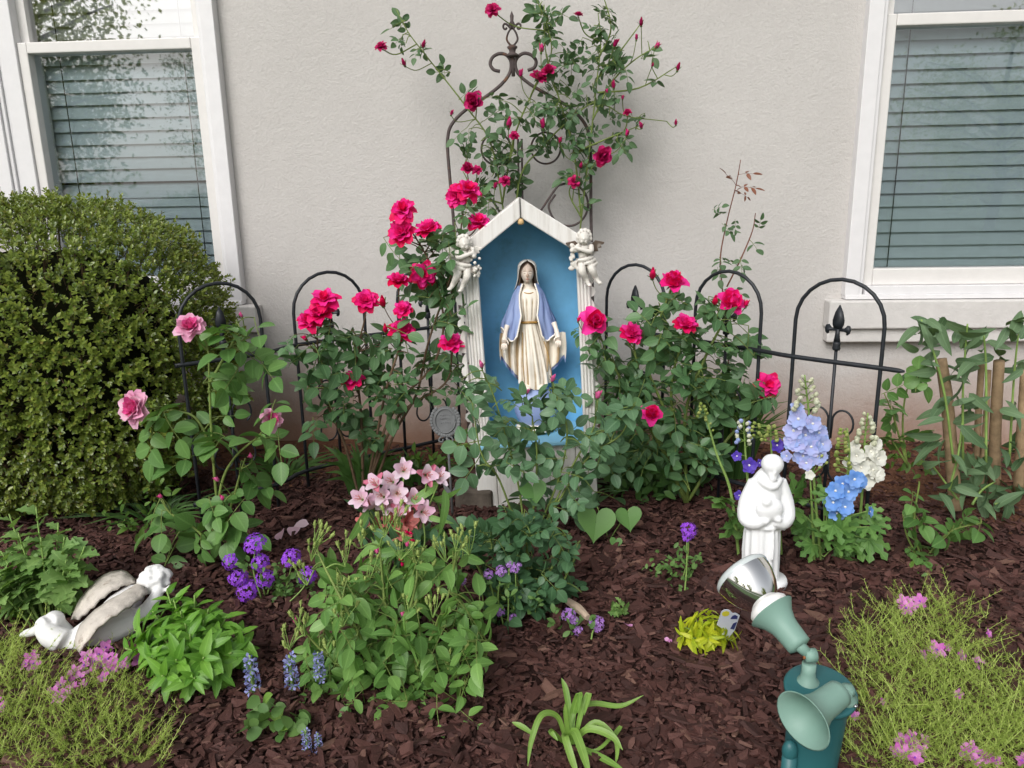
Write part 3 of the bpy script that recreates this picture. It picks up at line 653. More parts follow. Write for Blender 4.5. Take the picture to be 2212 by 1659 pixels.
def hood(rows_, gap, wave=0.0, nt=36):
    P = []
    for i, (z, a, b, cy, g) in enumerate(rows_):
        ring = []
        for k in range(nt+1):
            t = R_(g+(360-2*g)*k/nt); f = 1+wave*math.sin(k*1.7+i*.4)*min(1, i/4); ring.append(hc+V(a*math.sin(t)*f, cy-b*math.cos(t)*f, z))
        P.append(ring)
    return P
m = MB(); m.grid(hood([(.0435, .003, .003, .004, 0), (.041, .012, .013, .002, 4), (.035, .0215, .022, 0, 26), (.026, .0262, .0265, 0, 46), (.012, .0280, .028, 0, 60), (-.005, .0285, .028, .001, 66), (-.022, .0295, .028, .002, 64), (-.04, .0335, .027, .004, 58), (-.058, .036, .024, .006, 54), (-.066, .034, .021, .007, 54)], 0, .035)); m.build('hair', M_hairb, mary)
m = MB(); m.grid(hood([(.0500, .003, .003, .006, 0), (.0475, .0145, .016, .004, 8), (.041, .0265, .027, .003, 36), (.030, .0325, .033, .004, 52), (.012, .0345, .035, .006, 62), (-.006, .0345, .035, .008, 70), (-.025, .0355, .034, .010, 78), (-.045, .041, .032, .012, 84), (-.062, .047, .030, .012, 88)], 0, .02)); o = m.build('veil', M_veil, mary)
so = o.modifiers.new('s', 'SOLIDIFY'); so.thickness = .0025
for s, hx, hz in ((-1, -.096, .178), (1, .108, .186)):
    m = MB(); wv = mp_(hx*.93, -.046, hz+.034); pv = mp_(hx, -.060, hz)
    m.tube(spline([mp_(hx*.86, -.035, hz+.055), wv, pv], 4), [.011, .0085, .0105], 8)
    m.ball(pv, (.0105, .0055, .013), 10, rotx(.35))
    for k in range(4):
        fx0 = pv+V((k-1.5)*.0052, -.002, -.010); Lf = (.022, .026, .025, .019)[k if s < 0 else 3-k]
        m.tube(spline([fx0, fx0+V((k-1.5)*.0010, -.004, -Lf*.5), fx0+V((k-1.5)*.0015, -.003, -Lf)], 3), [.0030, .0027, .0018], 6)
    m.tube(spline([pv+V(-s*.008, -.001, .005), pv+V(-s*.0145, -.006, -.004), pv+V(-s*.0155, -.007, -.013)], 3), [.0034, .003, .002], 6)
    sculpt(m, 'hand', M_skin, .0016, mary, 2)
m = MB(); m.ball(mp_(.02, 0, -.095), (.083, .075, .094), 24); m.build('globe', M_mblue, mary)
m = MB(); m.lathe([(.075, -.187), (.078, -.183), (.074, -.17), (.06, -.16)], None, mp_(.02, 0, 0), 28); m.build('plinth', M_cream, mary)
m = MB(); m.ball(mp_(-.012, -.056, -.008), (.014, .024, .010), 12, rotx(.25)); m.ball(mp_(.045, -.052, -.008), (.013, .022, .010), 12, rotx(.25))
m2 = MB(); m2.ball(mp_(-.012, -.056, -.008), (.014, .024, .010), 12, rotx(.25)); m2.build('foot', M_skin, mary); m2 = MB(); m2.ball(mp_(.045, -.052, -.008), (.013, .022, .010), 12, rotx(.25)); m2.build('foot', M_skin, mary)

# ================================================================== CHERUBS ON THE SHRINE
M_resin = wash('aged_resin', (0.66, 0.63, 0.58), (0.10, 0.07, 0.05))
def cherub(px, py, label, s):
    c0 = at(px, py, SY-.035); u = upx(c0); root = thing('cherub_ornament', label, 'ornament', c0+V(0, .01, -55*u), 'cherub ornaments on the shrine corners')
    q = lambda x, y, z: c0+V(s*x*u, -y*u, z*u)
    B = lambda m, x, y, z, r, n=12: m.ball(q(x, y, z), np.array(r)*u if not np.isscalar(r) else r*u, n)
    m = MB(); B(m, 4, 10, 40, (13, 13, 14)); B(m, 2, 4, 10, (15, 11, 20)); B(m, 0, 5, -8, (16, 12, 13)); B(m, 4, 3, 26, (7, 7, 7))
    for x, z in ((-9, 46), (-6, 53), (1, 56), (9, 55), (14, 49), (16, 41), (-10, 38), (14, 34)): B(m, x, 8, z, 5.5, 8)
    B(m, 5, 22, 38, (2.2, 3, 3), 8); B(m, 1, 19, 33, (4, 4, 4), 8); B(m, 9, 19, 33, (4, 4, 4), 8)
    T = lambda pts, r: m.tube(spline([q(*p) for p in pts], 5), np.array(r)*u, 8)
    T([(-12, 6, 24), (-10, 18, 12), (8, 20, 16), (24, 16, 22)], [6, 6, 5, 4]); T([(15, 6, 24), (22, 14, 14), (28, 14, 20)], [6, 5, 4])
    T([(-8, 8, -12), (-14, 16, -28), (-22, 10, -44), (-28, 12, -54)], [9, 9, 6.5, 5]); T([(8, 8, -12), (8, 18, -30), (0, 12, -46), (-6, 14, -58)], [9, 9, 6.5, 4.5])
    B(m, -31, 15, -56, (6, 7, 4), 8); B(m, -8, 17, -60, (6, 7, 4), 8)
    for k in range(16): B(m, 24+rng.normal(0, 7), 12+rng.normal(0, 4), 4+rng.normal(0, 16), rng.uniform(3.5, 5.5), 8)
    for x, z in ((20, -20), (30, -24), (26, -14)): B(m, x, 8, z, (8, 5, 6), 8)
    for a, b in (((-16, 8, 0), (18, 14, -6)), ((-22, 4, -6), (10, 14, -14)), ((-26, 2, -14), (-4, 12, -20))): T([a, ((a[0]+b[0])/2, 17, (a[2]+b[2])/2-2), b], [4, 4.5, 3])
    sculpt(m, 'body', M_resin, .0028, root, 2)
    for sx in (-1, 1):
        m = MB(); m.prism([(sx*8, 20), (sx*22, 34), (sx*42, 30), (sx*40, 25), (sx*34, 24), (sx*36, 18), (sx*28, 17), (sx*29, 10), (sx*12, 10)][::sx], -6, -2, lambda a, b, d: q(a, d, b)); bev(m.build('wing', M_resin, root, False), .002)
cherub(1001, 566, 'aged white cherub ornament fixed on the shrine corner beside the tall rose blooms', 1)
cherub(1264, 554, 'aged white cherub ornament fixed on the shrine corner over the red rose leaves', -1)

# ================================================================== WHITE FRIAR FIGURINE
M_white = plain('white_enamel', (0.84, 0.85, 0.86), .42, .4, var=.02, dirt=(0.25, 0.25, 0.27), dfac=0.665, dscale=26, bump=.12, bscale=50)
fy = 2.20; f0 = G(1648, 1256); fy = f0[1]; u = upx(at(1645, 1110, fy)); fr = thing('friar_figurine', 'glossy white robed friar figurine looking down behind the spotlight bulb', 'figurine', V(f0[0], fy, 0))
fo = at(1645, 1110, fy)
def q(x, y, z):      # x,z in photo pixels about the middle of the figure, y pixels towards the viewer
    return fo+V(((x-8)*.80+11)*u, -y*u, z*u*1.05)
m = MB(); rows = []
ft = [(-146, 46, 36, 2), (-120, 47, 36, 0), (-80, 48, 36, -2), (-40, 46, 34, -2), (-5, 42, 32, 0), (25, 41, 32, 0), (55, 43, 31, 0), (75, 40, 27, 2), (92, 27, 20, 4), (102, 14, 13, 4)]
for z in np.linspace(-146, 102, 40):
    a, b, cx = (lerp(ft, z, k) for k in (1, 2, 3)); amp = .075*np.clip((20-z)/60, 0, 1)
    rows.append([q(cx+a*math.cos(t)*(1+amp*math.sin(12*t+.02*z)), 2-b*math.sin(t)*(1+amp*math.sin(12*t+.02*z)), z) for t in np.linspace(0, 2*PI, 72, endpoint=False)])
m.grid(rows, 0, True); m.add([rows[0][k] for k in range(72)], [tuple(range(71, -1, -1))]); m.add(rows[-1], [tuple(range(72))])
T = lambda pts, r, n=10: m.tube(spline([q(*p) for p in pts], 5), np.array(r)*u, n)
m.ball(q(8, 15, 113), np.array((23.5, 24, 22))*u, 18); m.ball(q(6, 26, 98), np.array((13, 11, 13))*u, 14); m.ball(q(5, 31, 89), np.array((9, 8, 10))*u, 12); m.ball(q(6, 37, 102), np.array((3, 4, 5))*u, 8)
for s in (-1, 1): m.ball(q(8+s*20, 14, 106), np.array((4, 5, 7))*u, 8)
T([(-30, 4, 74), (-50, 6, 30), (-52, 14, -2), (-34, 30, -6), (-8, 40, 4)], [15, 17, 18, 15, 10]); T([(34, 4, 74), (54, 6, 30), (56, 14, 0), (38, 30, -8), (16, 40, 0)], [15, 17, 18, 15, 10])
T([(-50, 12, 0), (-46, 18, -26)], [14, 5]); T([(54, 12, 0), (50, 16, -30)], [13, 4])
m.ball(q(0, 34, 24), np.array((30, 16, 27))*u, 16); m.ball(q(-12, 42, 42), np.array((11, 9, 10))*u, 12); m.ball(q(20, 44, 6), np.array((9, 8, 8))*u, 10); m.ball(q(-14, 44, 2), np.array((10, 8, 8))*u, 10)
T([(-24, 14, 82), (-8, 30, 74), (10, 32, 72), (30, 14, 82)], [9, 8, 8, 9]); T([(-40, 26, -14), (0, 36, -18), (40, 26, -14)], [5, 5, 5])
T([(12, 35, -18), (14, 40, -48), (13, 40, -84)], [3, 3, 4])
sculpt(m, 'robed_body', M_white, .0042, fr, 2)
m = MB(); m.lathe([(52*u, -.004), (53*u, .012), (49*u, .022)], np.diag([1, .85, 1.]), V(f0[0], fy, gh(f0[0], fy)), 24); m.build('base', M_white, fr)

# ================================================================== LYING ANGEL
M_angel = plain('white_concrete', (0.80, 0.80, 0.79), .55, .3, var=.03, dirt=(0.52, 0.47, 0.42), dfac=0.62, dscale=12, bump=.25, bscale=45)
M_wing = plain('stained_wing', (0.60, 0.55, 0.49), .75, .2, var=.2, scale=14, dirt=(0.26, 0.20, 0.15), dfac=0.57, dscale=22, bump=1.0, bscale=38)
ab = G(205, 1400); AY = ab[1]; u = upx(at(205, 1340, AY)); an = thing('cherub_angel', 'white concrete angel lying prone with stained wings and curly hair', 'statue', V(ab[0], AY, 0))
def q(px, py, dy=0.0): return at(px, py, AY+dy)
m = MB(); T = lambda pts, r, n=12: m.tube(spline([q(*p) for p in pts], 5), np.array(r)*u, n)
T([(128, 1396, .0), (160, 1392, .0), (190, 1372, .02), (228, 1345, .05), (262, 1312, .10), (292, 1280, .16)], [24, 31, 32, 34, 36, 26])
T([(136, 1386, -.02), (108, 1372, -.02), (92, 1352, -.01), (104, 1340, 0)], [27, 24, 17, 15])
T([(140, 1375, .03), (122, 1350, .03), (118, 1338, .02), (108, 1342, .0)], [24, 20, 20, 16])
T([(100, 1352, 0), (78, 1362, 0), (58, 1368, .0), (43, 1373, .0)], [15, 11, 9, 4.5]); T([(60, 1365, .0), (52, 1371, -.005)], [9, 7])
T([(150, 1392, 0), (225, 1368, .0), (290, 1338, .05)], [20, 30, 28]); T([(262, 1330, .06), (300, 1330, .06), (330, 1300, .10), (345, 1270, .14)], [22, 18, 15, 12])
m.ball(q(335, 1255, .17), np.array((33, 33, 31))*u, 18); m.ball(q(368, 1272, .14), np.array((10, 12, 10))*u, 10)
for k in range(44):
    a = rng.uniform(0, 2*PI); z = rng.uniform(-.15, 1); r_ = math.sqrt(max(0, 1-z*z)); hc_ = q(335, 1253, .17)
    m.ball(hc_+V(r_*math.cos(a)*33, r_*math.sin(a)*33, z*31)*u, rng.uniform(6, 9.5)*u, 8)
sculpt(m, 'body', M_angel, .0045, an, 3)
def wing(pts, name, bulge, th):
    # pts: rows of (px,py,dy) from leading edge to trailing edge
    m = MB(); A = np.array([[q(*p) for p in r] for r in pts]); B = []
    na = len(pts); 
    up = [spline(r, 4) for r in A]; up = np.array(up); cols = [spline(up[:, j], 5) for j in range(up.shape[1])]; Sf = np.array(cols)  # j, i
    nj, ni = Sf.shape[:2]
    for j in range(nj):
        for i in range(ni):
            f = math.sin(PI*i/(ni-1)); Sf[j, i] += V(0, -bulge*.6, bulge)*f + V(0, -.001, .0032)*math.sin(j*2.2)*(.3+i/ni)
    m.grid(Sf); o = m.build(name, M_wing, an); so = o.modifiers.new('s', 'SOLIDIFY'); so.thickness = th; so.offset = -1; return o
wing([[(300, 1262, .16), (270, 1282, .08), (220, 1312, .02), (178, 1352, -.02), (165, 1392, -.03)], [(318, 1284, .09), (290, 1306, .01), (252, 1330, -.05), (214, 1358, -.08), (176, 1408, -.09)]], 'wing', .005, .006)
wing([[(290, 1256, .22), (262, 1236, .24), (215, 1252, .20), (176, 1298, .14), (158, 1340, .10)], [(290, 1262, .16), (262, 1268, .12), (225, 1290, .08), (196, 1318, .06), (172, 1338, .05)]], 'wing', .005, .006)

# ================================================================== GARDEN SPOTLIGHT
M_grn = plain('teal_plastic', (0.026, 0.125, 0.135), .42, .45, var=.10, scale=8); M_grn2 = plain('sage_plastic', (0.20, 0.335, 0.28), .5, .4, var=.06, scale=8)
M_chrome, t_, o_ = _new('mirror_coating'); _pbsdf(t_, o_, (0.86, 0.86, 0.85), .035, .5, 1.0)
M_bulbw = plain('bulb_ceramic', (0.82, 0.81, 0.79), .35, .5, var=.02); M_lens = plain('frosted_lens', (0.55, 0.60, 0.60), .15, .6, var=.05); M_screw = plain('rusty_screw', (0.30, 0.11, 0.04), .6, .4); M_zinc = plain('zinc_screw', (.5, .5, .5), .3, .5, 1.0)
LY = 1.36; pt = at(1772, 1492, LY); u = upx(pt); lb = V(pt[0]-.02, LY, 0); sp_ = thing('garden_spotlight', 'green plastic ground spotlight post with one bare reflector bulb', 'spotlight', lb)
axis = nrm(V(.05, .0, 1)); ptop = pt; pz = pt[2]
m = MB(); F = frame(axis, (0, -1, 0)); Mz = np.stack([F[:, 0], F[:, 2], F[:, 1]], 1)      # z along the post
prof = [(56*u, -pz-.05), (56*u, -.16), (58*u, -.10), (60*u, -.045), (62*u, -.012), (62*u, -.006)]
m.lathe(prof, Mz, ptop, 32)
m.build('post', M_grn, sp_)
for k in range(6):
    m = MB(); z = -.095-k*.020; arc = [ptop+Mz @ V(58.5*u*math.cos(a), -58.5*u*math.sin(a), z+.008*math.sin(a)) for a in np.linspace(R_(50), R_(120), 14)]
    m.tube(arc, [.0004, .0024, .0024, .0004], 6); m.build('grip_rib', M_grn, sp_)
m = MB(); tilt = rotx(R_(10)); m.lathe([(70*u, -.007), (75*u, -.004), (76*u, .001), (74*u, .005), (70*u, .0062), (.001, .0075)], tilt, ptop, 36); plate = m.build('cover_plate', M_grn, sp_)
m = MB(); m.ball(at(1706, 1622, LY-.03), np.array((17, 15, 26))*u, 14); m.tube([at(1706, 1632, LY-.03), at(1696, 1740, LY-.03)], 16*u, 12); m.build('side_lug', M_grn, sp_)
def sph(m, a, b, r, n=14): m.tube([a, b], r, n)
# knuckle and upper holder
kn = at(1747, 1412, LY+.02); base1 = at(1745, 1468, LY+.02); top1 = at(1668, 1322, LY+.085)
m = MB(); m.lathe([(26*u, -.01), (27*u, .0), (24*u, .010), (17*u, .016), (15*u, .03), (15*u, .05)], None, base1+V(0, 0, -.012), 18); m.build('knuckle_base', M_grn2, sp_)
m = MB(); m.tube([kn+V(-11*u, -6*u, 0), kn+V(13*u, -6*u, 0)], 15*u, 16); kk = m.build('knuckle', M_grn2, sp_)
m = MB(); m.tube([kn+V(-15*u, -7*u, -2*u), kn+V(-10*u, -7*u, -2*u)], 6*u, 10); m.build('screw', M_screw, sp_)
def holder(base, tip, rb, rt, name):
    d = nrm(tip-base); F = frame(d, (0, -1, 0)); Mz = np.stack([F[:, 0], -F[:, 2], F[:, 1]], 1); L = np.linalg.norm(tip-base)
    pr = [(rb*.6, -.004), (rb, 0), (rb*1.02, L*.1), (rb*1.08, L*.45), (rb*1.15, L*.58), (rb*1.42, L*.78), (rt, L), (rt*1.03, L*1.015), (rt*.97, L*1.01), (rb*1.3, L*.76), (rb*.95, L*.52), (rb*.85, L*.35), (.002, L*.34)]
    m = MB(); m.lathe(pr, Mz, base, 32); return m.build(name, M_grn2, sp_), d, Mz
b1 = at(1727, 1395, LY+.022); holder(b1, top1, 27*u, 53*u, 'lamp_holder')
m = MB(); m.tube([kn+V(0, -6*u, 0), b1+(b1-top1)*.02, b1+(top1-b1)*.15], [11*u, 13*u, 16*u], 12); m.build('knuckle_arm', M_grn2, sp_)
d = nrm(top1-b1); F = frame(d, (0, -1, 0)); Mz = np.stack([F[:, 0], -F[:, 2], F[:, 1]], 1)
bulb = MB(); bulb.lathe([(30*u, -16*u), (44*u, -6*u), (47*u, 2*u), (47*u, 14*u), (40*u, 22*u), (30*u, 25*u)], Mz, top1, 28); bn = bulb.build('bulb', M_bulbw, sp_)
bulb = MB(); bulb.lathe([(30*u, 20*u), (40*u, 30*u), (54*u, 52*u), (63*u, 76*u), (67*u, 96*u), (67*u, 101*u)], Mz, top1, 40, caps=False); bulb.build('reflector', M_chrome, bn)
bulb = MB(); bulb.lathe([(67*u, 100*u), (68.5*u, 104*u), (67*u, 110*u), (60*u, 116*u), (40*u, 122*u), (.001, 125*u)], Mz, top1, 40, caps=False); bulb.build('lens', M_lens, bn)
b2 = at(1812, 1498, LY-.045); t2 = at(1735, 1556, LY-.108); holder(b2, t2, 28*u, 60*u, 'lamp_holder')
m = MB(); k2 = at(1822, 1490, LY-.03); m.tube([k2+V(-6*u, -6*u, 0), k2+V(16*u, -2*u, 0)], 14*u, 14); m.build('knuckle', M_grn2, sp_)
m = MB(); m.lathe([(24*u, -.008), (24*u, .003), (15*u, .012), (14*u, .028)], tilt, at(1826, 1508, LY-.03), 16); m.build('knuckle_base', M_grn2, sp_)
m = MB(); m.tube([k2+V(-10*u, -13*u, -2*u), k2+V(-6*u, -13*u, -2*u)], 5*u, 8); m.build('screw', M_zinc, sp_)
m = MB(); sc_ = at(1848, 1525, LY-.05); m.lathe([(5*u, 0), (5*u, .002), (2*u, .003)], tilt, sc_+V(0, 0, .0), 8); m.build('screw', M_zinc, sp_)

# ================================================================== PLAQUE STAKE
M_lead = plain('weathered_lead', (0.165, 0.17, 0.175), .75, .3, var=.16, scale=22, bump=.3, bscale=60)
PY = 2.72; pc = at(962, 908, PY); u = upx(pc); pk_ = thing('plaque_stake', 'grey metal oval plaque on a thin stake with two metal leaves', 'plaque', V(at(978, 1100, PY)[0], PY, 0))
E3 = lambda a, b, d: pc+V(a*u, -d*u, b*u)
m = MB(); m.prism([(27*math.cos(t)+0, 32*math.sin(t)) for t in np.linspace(0, 2*PI, 40, endpoint=False)], 0, 3, E3); m.build('oval_plate', M_lead, pk_, False)
m = MB(); m.tube([E3(22*math.cos(t), 27*math.sin(t), 4) for t in np.linspace(0, 2*PI, 41)], 1.6*u, 6); m.build('oval_rim', M_lead, pk_)
for k in range(26):
    t = R_(-230+280*k/25); m = MB(); m.ball(E3(30*math.cos(t), 34*math.sin(t), 2), np.array((4.2, 2.5, 4.6))*u, 8); m.build('wreath_leaf', M_lead, pk_)
for s in (-1, 1):
    m = MB(); m.tube(spline([E3(s*2, -34, 2), E3(s*12, -38, 2), E3(s*15, -46, 2), E3(s*8, -48, 2), E3(s*6, -42, 2)], 4), 2*u, 6); m.build('scroll', M_lead, pk_)
m = MB(); m.tube([E3(1, -32, 0), at(968, 960, PY), V(*at(978, 1100, PY)[:2], -.05)], 3.0*u, 8); m.build('stake', M_lead, pk_)
for j, (w0, zz_) in enumerate((((-12, 13), 12), ((-13, 12), 4), ((-10, 11), -5))):      # cast raised lettering, worn smooth
    x = w0[0]
    while x < w0[1]:
        L = rng.uniform(2, 4); m = MB(); m.tube([E3(x, zz_, 3.4), E3(x+L*.6, zz_+rng.uniform(-3, 3), 3.4), E3(x+L, zz_+rng.uniform(-2, 2), 3.4)], .55*u, 4); m.build('raised_letter', M_lead, pk_); x += L+1.6
for s in (-1, 1):
    b_ = at(976, 1072, PY-.005); tp = at(976+s*20, 1036 if s > 0 else 1042, PY-.01); dd = tp-b_; n_ = nrm(np.cross(dd, (0, 1, 0)))*5*u
    m = MB(); m.prism([(0, 0), (.3, 1), (.65, .9), (1, 0), (.65, -.9), (.3, -1)], -.002, .002, lambda a, b, d: b_+dd*a+n_*b+V(0, d, 0)); m.build('metal_leaf', M_lead, pk_, False)

# ================================================================== PLANT TAG AND LITTER
M_tag = plain('tag_plastic', (0.62, 0.66, 0.74), .35, .5, var=.03); M_tagy = plain('tag_yellow', (0.62, 0.58, 0.05), .4, .4, var=.15); M_tagb = plain('tag_blue', (0.035, 0.045, 0.17), .4, .4, var=.2)
tY = 1.80; tc = at(1575, 1338, tY); u = upx(tc); tg = thing('plant_tag', 'white plastic plant tag printed with yellow and blue flowers', 'tag', V(tc[0], tY, 0))
Tn = rotx(R_(20)) @ roty(R_(6)); E4 = lambda a, b, d: tc+Tn @ V(a*u, -d*u, b*u)
lob = lambda cx, cz, r, a0, a1: [(cx+r*math.cos(R_(a)), cz+r*math.sin(R_(a))) for a in np.linspace(a0, a1, 9)]
m = MB(); m.prism([(-22, -20)]+lob(-12, 20, 11, 190, 30)+lob(8, 12, 9, 120, 40)+[(20, 14), (21, -34), (8, -90), (0, -90), (-4, -34)], -1, 0, E4); m.build('card', M_tag, tg, False)
m = MB(); m.prism(lob(-12, 18, 8.5, 0, 360)[:-1], .2, .6, E4); m.build('yellow_flower_print', M_tagy, tg, False)
m = MB(); m.prism([(2, 2), (4, 12), (9, 16), (16, 12), (17, 3)][::-1], .2, .6, E4); m.build('blue_flower_print', M_tagb, tg, False)
m = MB(); m.prism([(10, -30), (12, -12), (19, -6), (19, -32)][::-1], .2, .6, E4); m.build('dark_print', M_tagb, tg, False)
M_ptl = petalmat('fallen_petal', (0.80, 0.52, 0.64), (0.86, 0.66, 0.74)); M_chipw = plain('pale_wood_chip', (0.42, 0.33, 0.25), .8, .2, var=.2)
# ================================================================== PLANT LIBRARY
def leafgrid(L=1.0, W=.5, nl=6, fold=.25, curl=.2, p=.8, q=.75, lobes=0, lob_amp=.3, wav=0.0, base_w=0.0, serr=0):
    P = []
    for i in range(nl+1):
        t = i/nl; w = W/2*max(base_w if t < .5 else 0.0, math.sin(PI*t**p)**q if 0 < t < 1 else 0.0)
        if lobes: w *= 1+lob_amp*math.cos(2*PI*lobes*t)
        if serr: w *= 1+(serr if i % 2 else -serr)
        row = []
        for s in (-1, 0, 1):
            x = s*w; row.append((x, L*t+abs(s)*(0.06*L if lobes else 0)*math.sin(PI*t), fold*abs(x)-curl*L*t*t+wav*math.sin(6*t+s*2)*L))
        P.append(row)
    m = MB(); m.grid(P, 0, False, True); return m
def compound(n=5, L=1.0, lw=.62, r=None, droop=.25, mats=2):
    m = MB(); r = r or rng; lf = L*.42
    rach = [(0, t*L*.62, -droop*L*.62*t*t) for t in np.linspace(0, 1, 4)]; m.tube(rach, [L*.012, L*.008], 4, 1, False)
    def put(y, side, sc):
        g = leafgrid(lf*sc, lf*sc*lw*r.uniform(.9, 1.1), 6, r.uniform(.15, .4), r.uniform(.05, .3), r.uniform(.75, .9), .72)
        a = side*R_(r.uniform(58, 78)) if side else r.normal(0, .08); Mx = rotz(-a) @ rotx(r.normal(-.12, .16)) @ roty(r.normal(0, .2)+side*.1)
        m.merge(g, Mx, (side*L*.02, y, -droop*y*y/L/.62), 0)
    put(L*.60, 0, 1.05)
    ys = [.42, .16] if n == 5 else ([.34] if n == 3 else [.46, .28, .1])
    for k, y in enumerate(ys):
        for s in (-1, 1): put(L*(y+r.normal(0, .02)), s, (1.0, .82, .65)[k]*r.uniform(.9, 1.05))
    return m
def petal(m, phi, a0, a1, L, W, cup=.3, nv=5, nu=5, mi=0, r0=.02, z0=0.0, notch=0.0, ruff=.03, p=.62):
    P = []; r, z = r0, z0; dl = L/nv
    c, s = math.cos(phi), math.sin(phi); k = rng.uniform(0, 6)
    for i in range(nv+1):
        t = i/nv; a = a0+(a1-a0)*t
        if i: r += dl*math.sin(a); z += dl*math.cos(a)
        w = W*math.sin(PI*(.10+.80*t)**p)**.7; row = []
        for j in range(nu):
            v = 2*j/(nu-1)-1; x = v*w/2; b = cup*v*v*w; e = -notch*L*(1-abs(v)) if i == nv else 0
            rr = r-b*math.cos(a)+e*math.sin(a); zz = z+b*math.sin(a)+e*math.cos(a)+ruff*L*math.sin(k+3*v+4*t)*t
            row.append((rr*c-x*s, rr*s+x*c, zz))
        P.append(row)
    m.grid(P, mi, False, True)
def rose_bloom(layers, seed):
    m = MB(); ph = seed
    for (n, a0, a1, L, W, cup, mi, z0) in layers:
        for k in range(n): petal(m, ph+2*PI*k/n+rng.normal(0, .12), R_(a0+rng.normal(0, 6)), R_(a1+rng.normal(0, 10)), L*rng.uniform(.88, 1.1), W*rng.uniform(.9, 1.1), cup, 4, 5, mi, z0=z0, ruff=.06)
        ph += 1.1
    for k in range(5): petal(m, k*1.257+.4, R_(100), R_(140), .42, .16, .1, 3, 3, 2, z0=-.06)
    m.lathe([(.02, -.25), (.10, -.18), (.12, -.08), (.05, .0)], None, (0, 0, 0), 8, 2); return m
def rose_bud(mi=0):
    m = MB(); m.lathe([(.05, -.1), (.34, .25), (.42, .6), (.36, 1.0), (.2, 1.35), (.03, 1.6)], None, (0, 0, 0), 9, mi)
    for k in range(2): petal(m, k*3.0+.5, R_(12), R_(8), 1.5, .7, .35, 4, 4, mi, r0=.3, z0=.1)
    for k in range(5): petal(m, k*1.257, R_(25), R_(-2 if k % 2 else 40), 1.1, .3, .2, 3, 3, 2, r0=.2, z0=-.02)
    m.lathe([(.08, -.4), (.26, -.25), (.28, -.05), (.15, .08)], None, (0, 0, 0), 8, 2); return m
def rotm(nv, spin=None): # local z -> nv
    F = frame(nv, (0.2, 0.1, 1) if abs(nrm(nv)[2]) < .95 else (1, 0, 0)); M = np.stack([F[:, 0], F[:, 2]*-1, F[:, 1]], 1)
    return M @ rotz(rng.uniform(0, 6.28) if spin is None else spin)
def near(pts, p):
    d = ((pts-p)**2).sum(1); return pts[int(d.argmin())]
# ---- foliage and flower materials
M_lrose = leafmat('rose_leaf', (0.036, 0.10, 0.038), (0.125, 0.24, 0.10), .42, .22)
M_lpink = leafmat('pink_rose_leaf', (0.055, 0.15, 0.034), (0.155, 0.30, 0.08), .45, .28)
M_lfront = leafmat('blue_green_leaf', (0.048, 0.125, 0.058), (0.15, 0.27, 0.14), .42, .22)
M_lmini = leafmat('mini_rose_leaf', (0.07, 0.185, 0.042), (0.21, 0.385, 0.095), .42, .28)
M_lclimb = leafmat('climber_leaf', (0.035, 0.085, 0.035), (0.12, 0.21, 0.10), .5, .25)
M_ldark = leafmat('dark_low_leaf', (0.028, 0.085, 0.036), (0.09, 0.19, 0.085), .42, .2)
M_lmum = leafmat('mum_leaf', (0.085, 0.20, 0.05), (0.25, 0.40, 0.12), .55, .28)
M_lbright = leafmat('bright_leaf', (0.06, 0.19, 0.018), (0.19, 0.40, 0.05), .4, .28)
M_lyel = leafmat('chartreuse_leaf', (0.22, 0.36, 0.012), (0.56, 0.58, 0.03), .45, .3)
M_lbox = leafmat('boxwood_leaf', (0.042, 0.105, 0.018), (0.28, 0.34, 0.06), .27, .2, .5, rib=0, extra=(0.17, 0.10, 0.035))
M_lsage = leafmat('buddleia_leaf', (0.055, 0.12, 0.055), (0.15, 0.24, 0.12), .6, .2)
M_ldel = leafmat('delphinium_leaf', (0.06, 0.16, 0.04), (0.16, 0.31, 0.075), .5, .28)
M_lred = leafmat('young_red_leaf', (0.12, 0.045, 0.03), (0.26, 0.10, 0.06), .45, .3)
M_lheart = leafmat('heart_leaf', (0.10, 0.24, 0.06), (0.15, 0.30, 0.08), .5, .3)
M_lstrap = leafmat('strap_leaf', (0.10, 0.24, 0.025), (0.26, 0.42, 0.09), .4, .3, extra=(0.50, 0.42, 0.10))
M_lneedle = leafmat('phlox_needle', (0.24, 0.38, 0.055), (0.58, 0.68, 0.20), .55, .3, rib=0)
M_lverb = leafmat('verbena_leaf', (0.05, 0.13, 0.03), (0.15, 0.27, 0.07), .55, .25, rib=0)
M_lsmall = leafmat('small_weed_leaf', (0.05, 0.13, 0.02), (0.15, 0.27, 0.05), .5, .3, rib=0)
M_cane = plain('green_cane', (0.16, 0.22, 0.055), .55, .3, var=.3, scale=30); M_caneb = plain('brown_cane', (0.13, 0.085, 0.05), .7, .3, var=.35, scale=30)
M_stemr = plain('reddish_stem', (0.17, 0.07, 0.045), .6, .3, var=.3); M_stemg = plain('pale_green_stem', (0.22, 0.34, 0.09), .5, .3, var=.2); M_woodc = plain('cut_cane_wood', (0.32, 0.225, 0.135), .8, .2, var=.28, scale=24, bump=.6, bscale=40)
M_sepal = plain('sepal_green', (0.10, 0.17, 0.05), .55, .3)
M_hot = petalmat('hot_pink_petal', (0.84, 0.008, 0.21), (0.95, 0.05, 0.40), .3); M_hot2 = petalmat('crimson_petal', (0.76, 0.004, 0.08), (0.90, 0.012, 0.20), .3)
M_clim = petalmat('climber_petal', (0.42, 0.006, 0.075), (0.70, 0.03, 0.22), .28)
M_pinko = petalmat('pale_pink_petal', (0.82, 0.38, 0.57), (0.88, 0.56, 0.69), .3); M_pinki = petalmat('deep_pink_petal', (0.80, 0.09, 0.34), (0.86, 0.20, 0.46), .25)
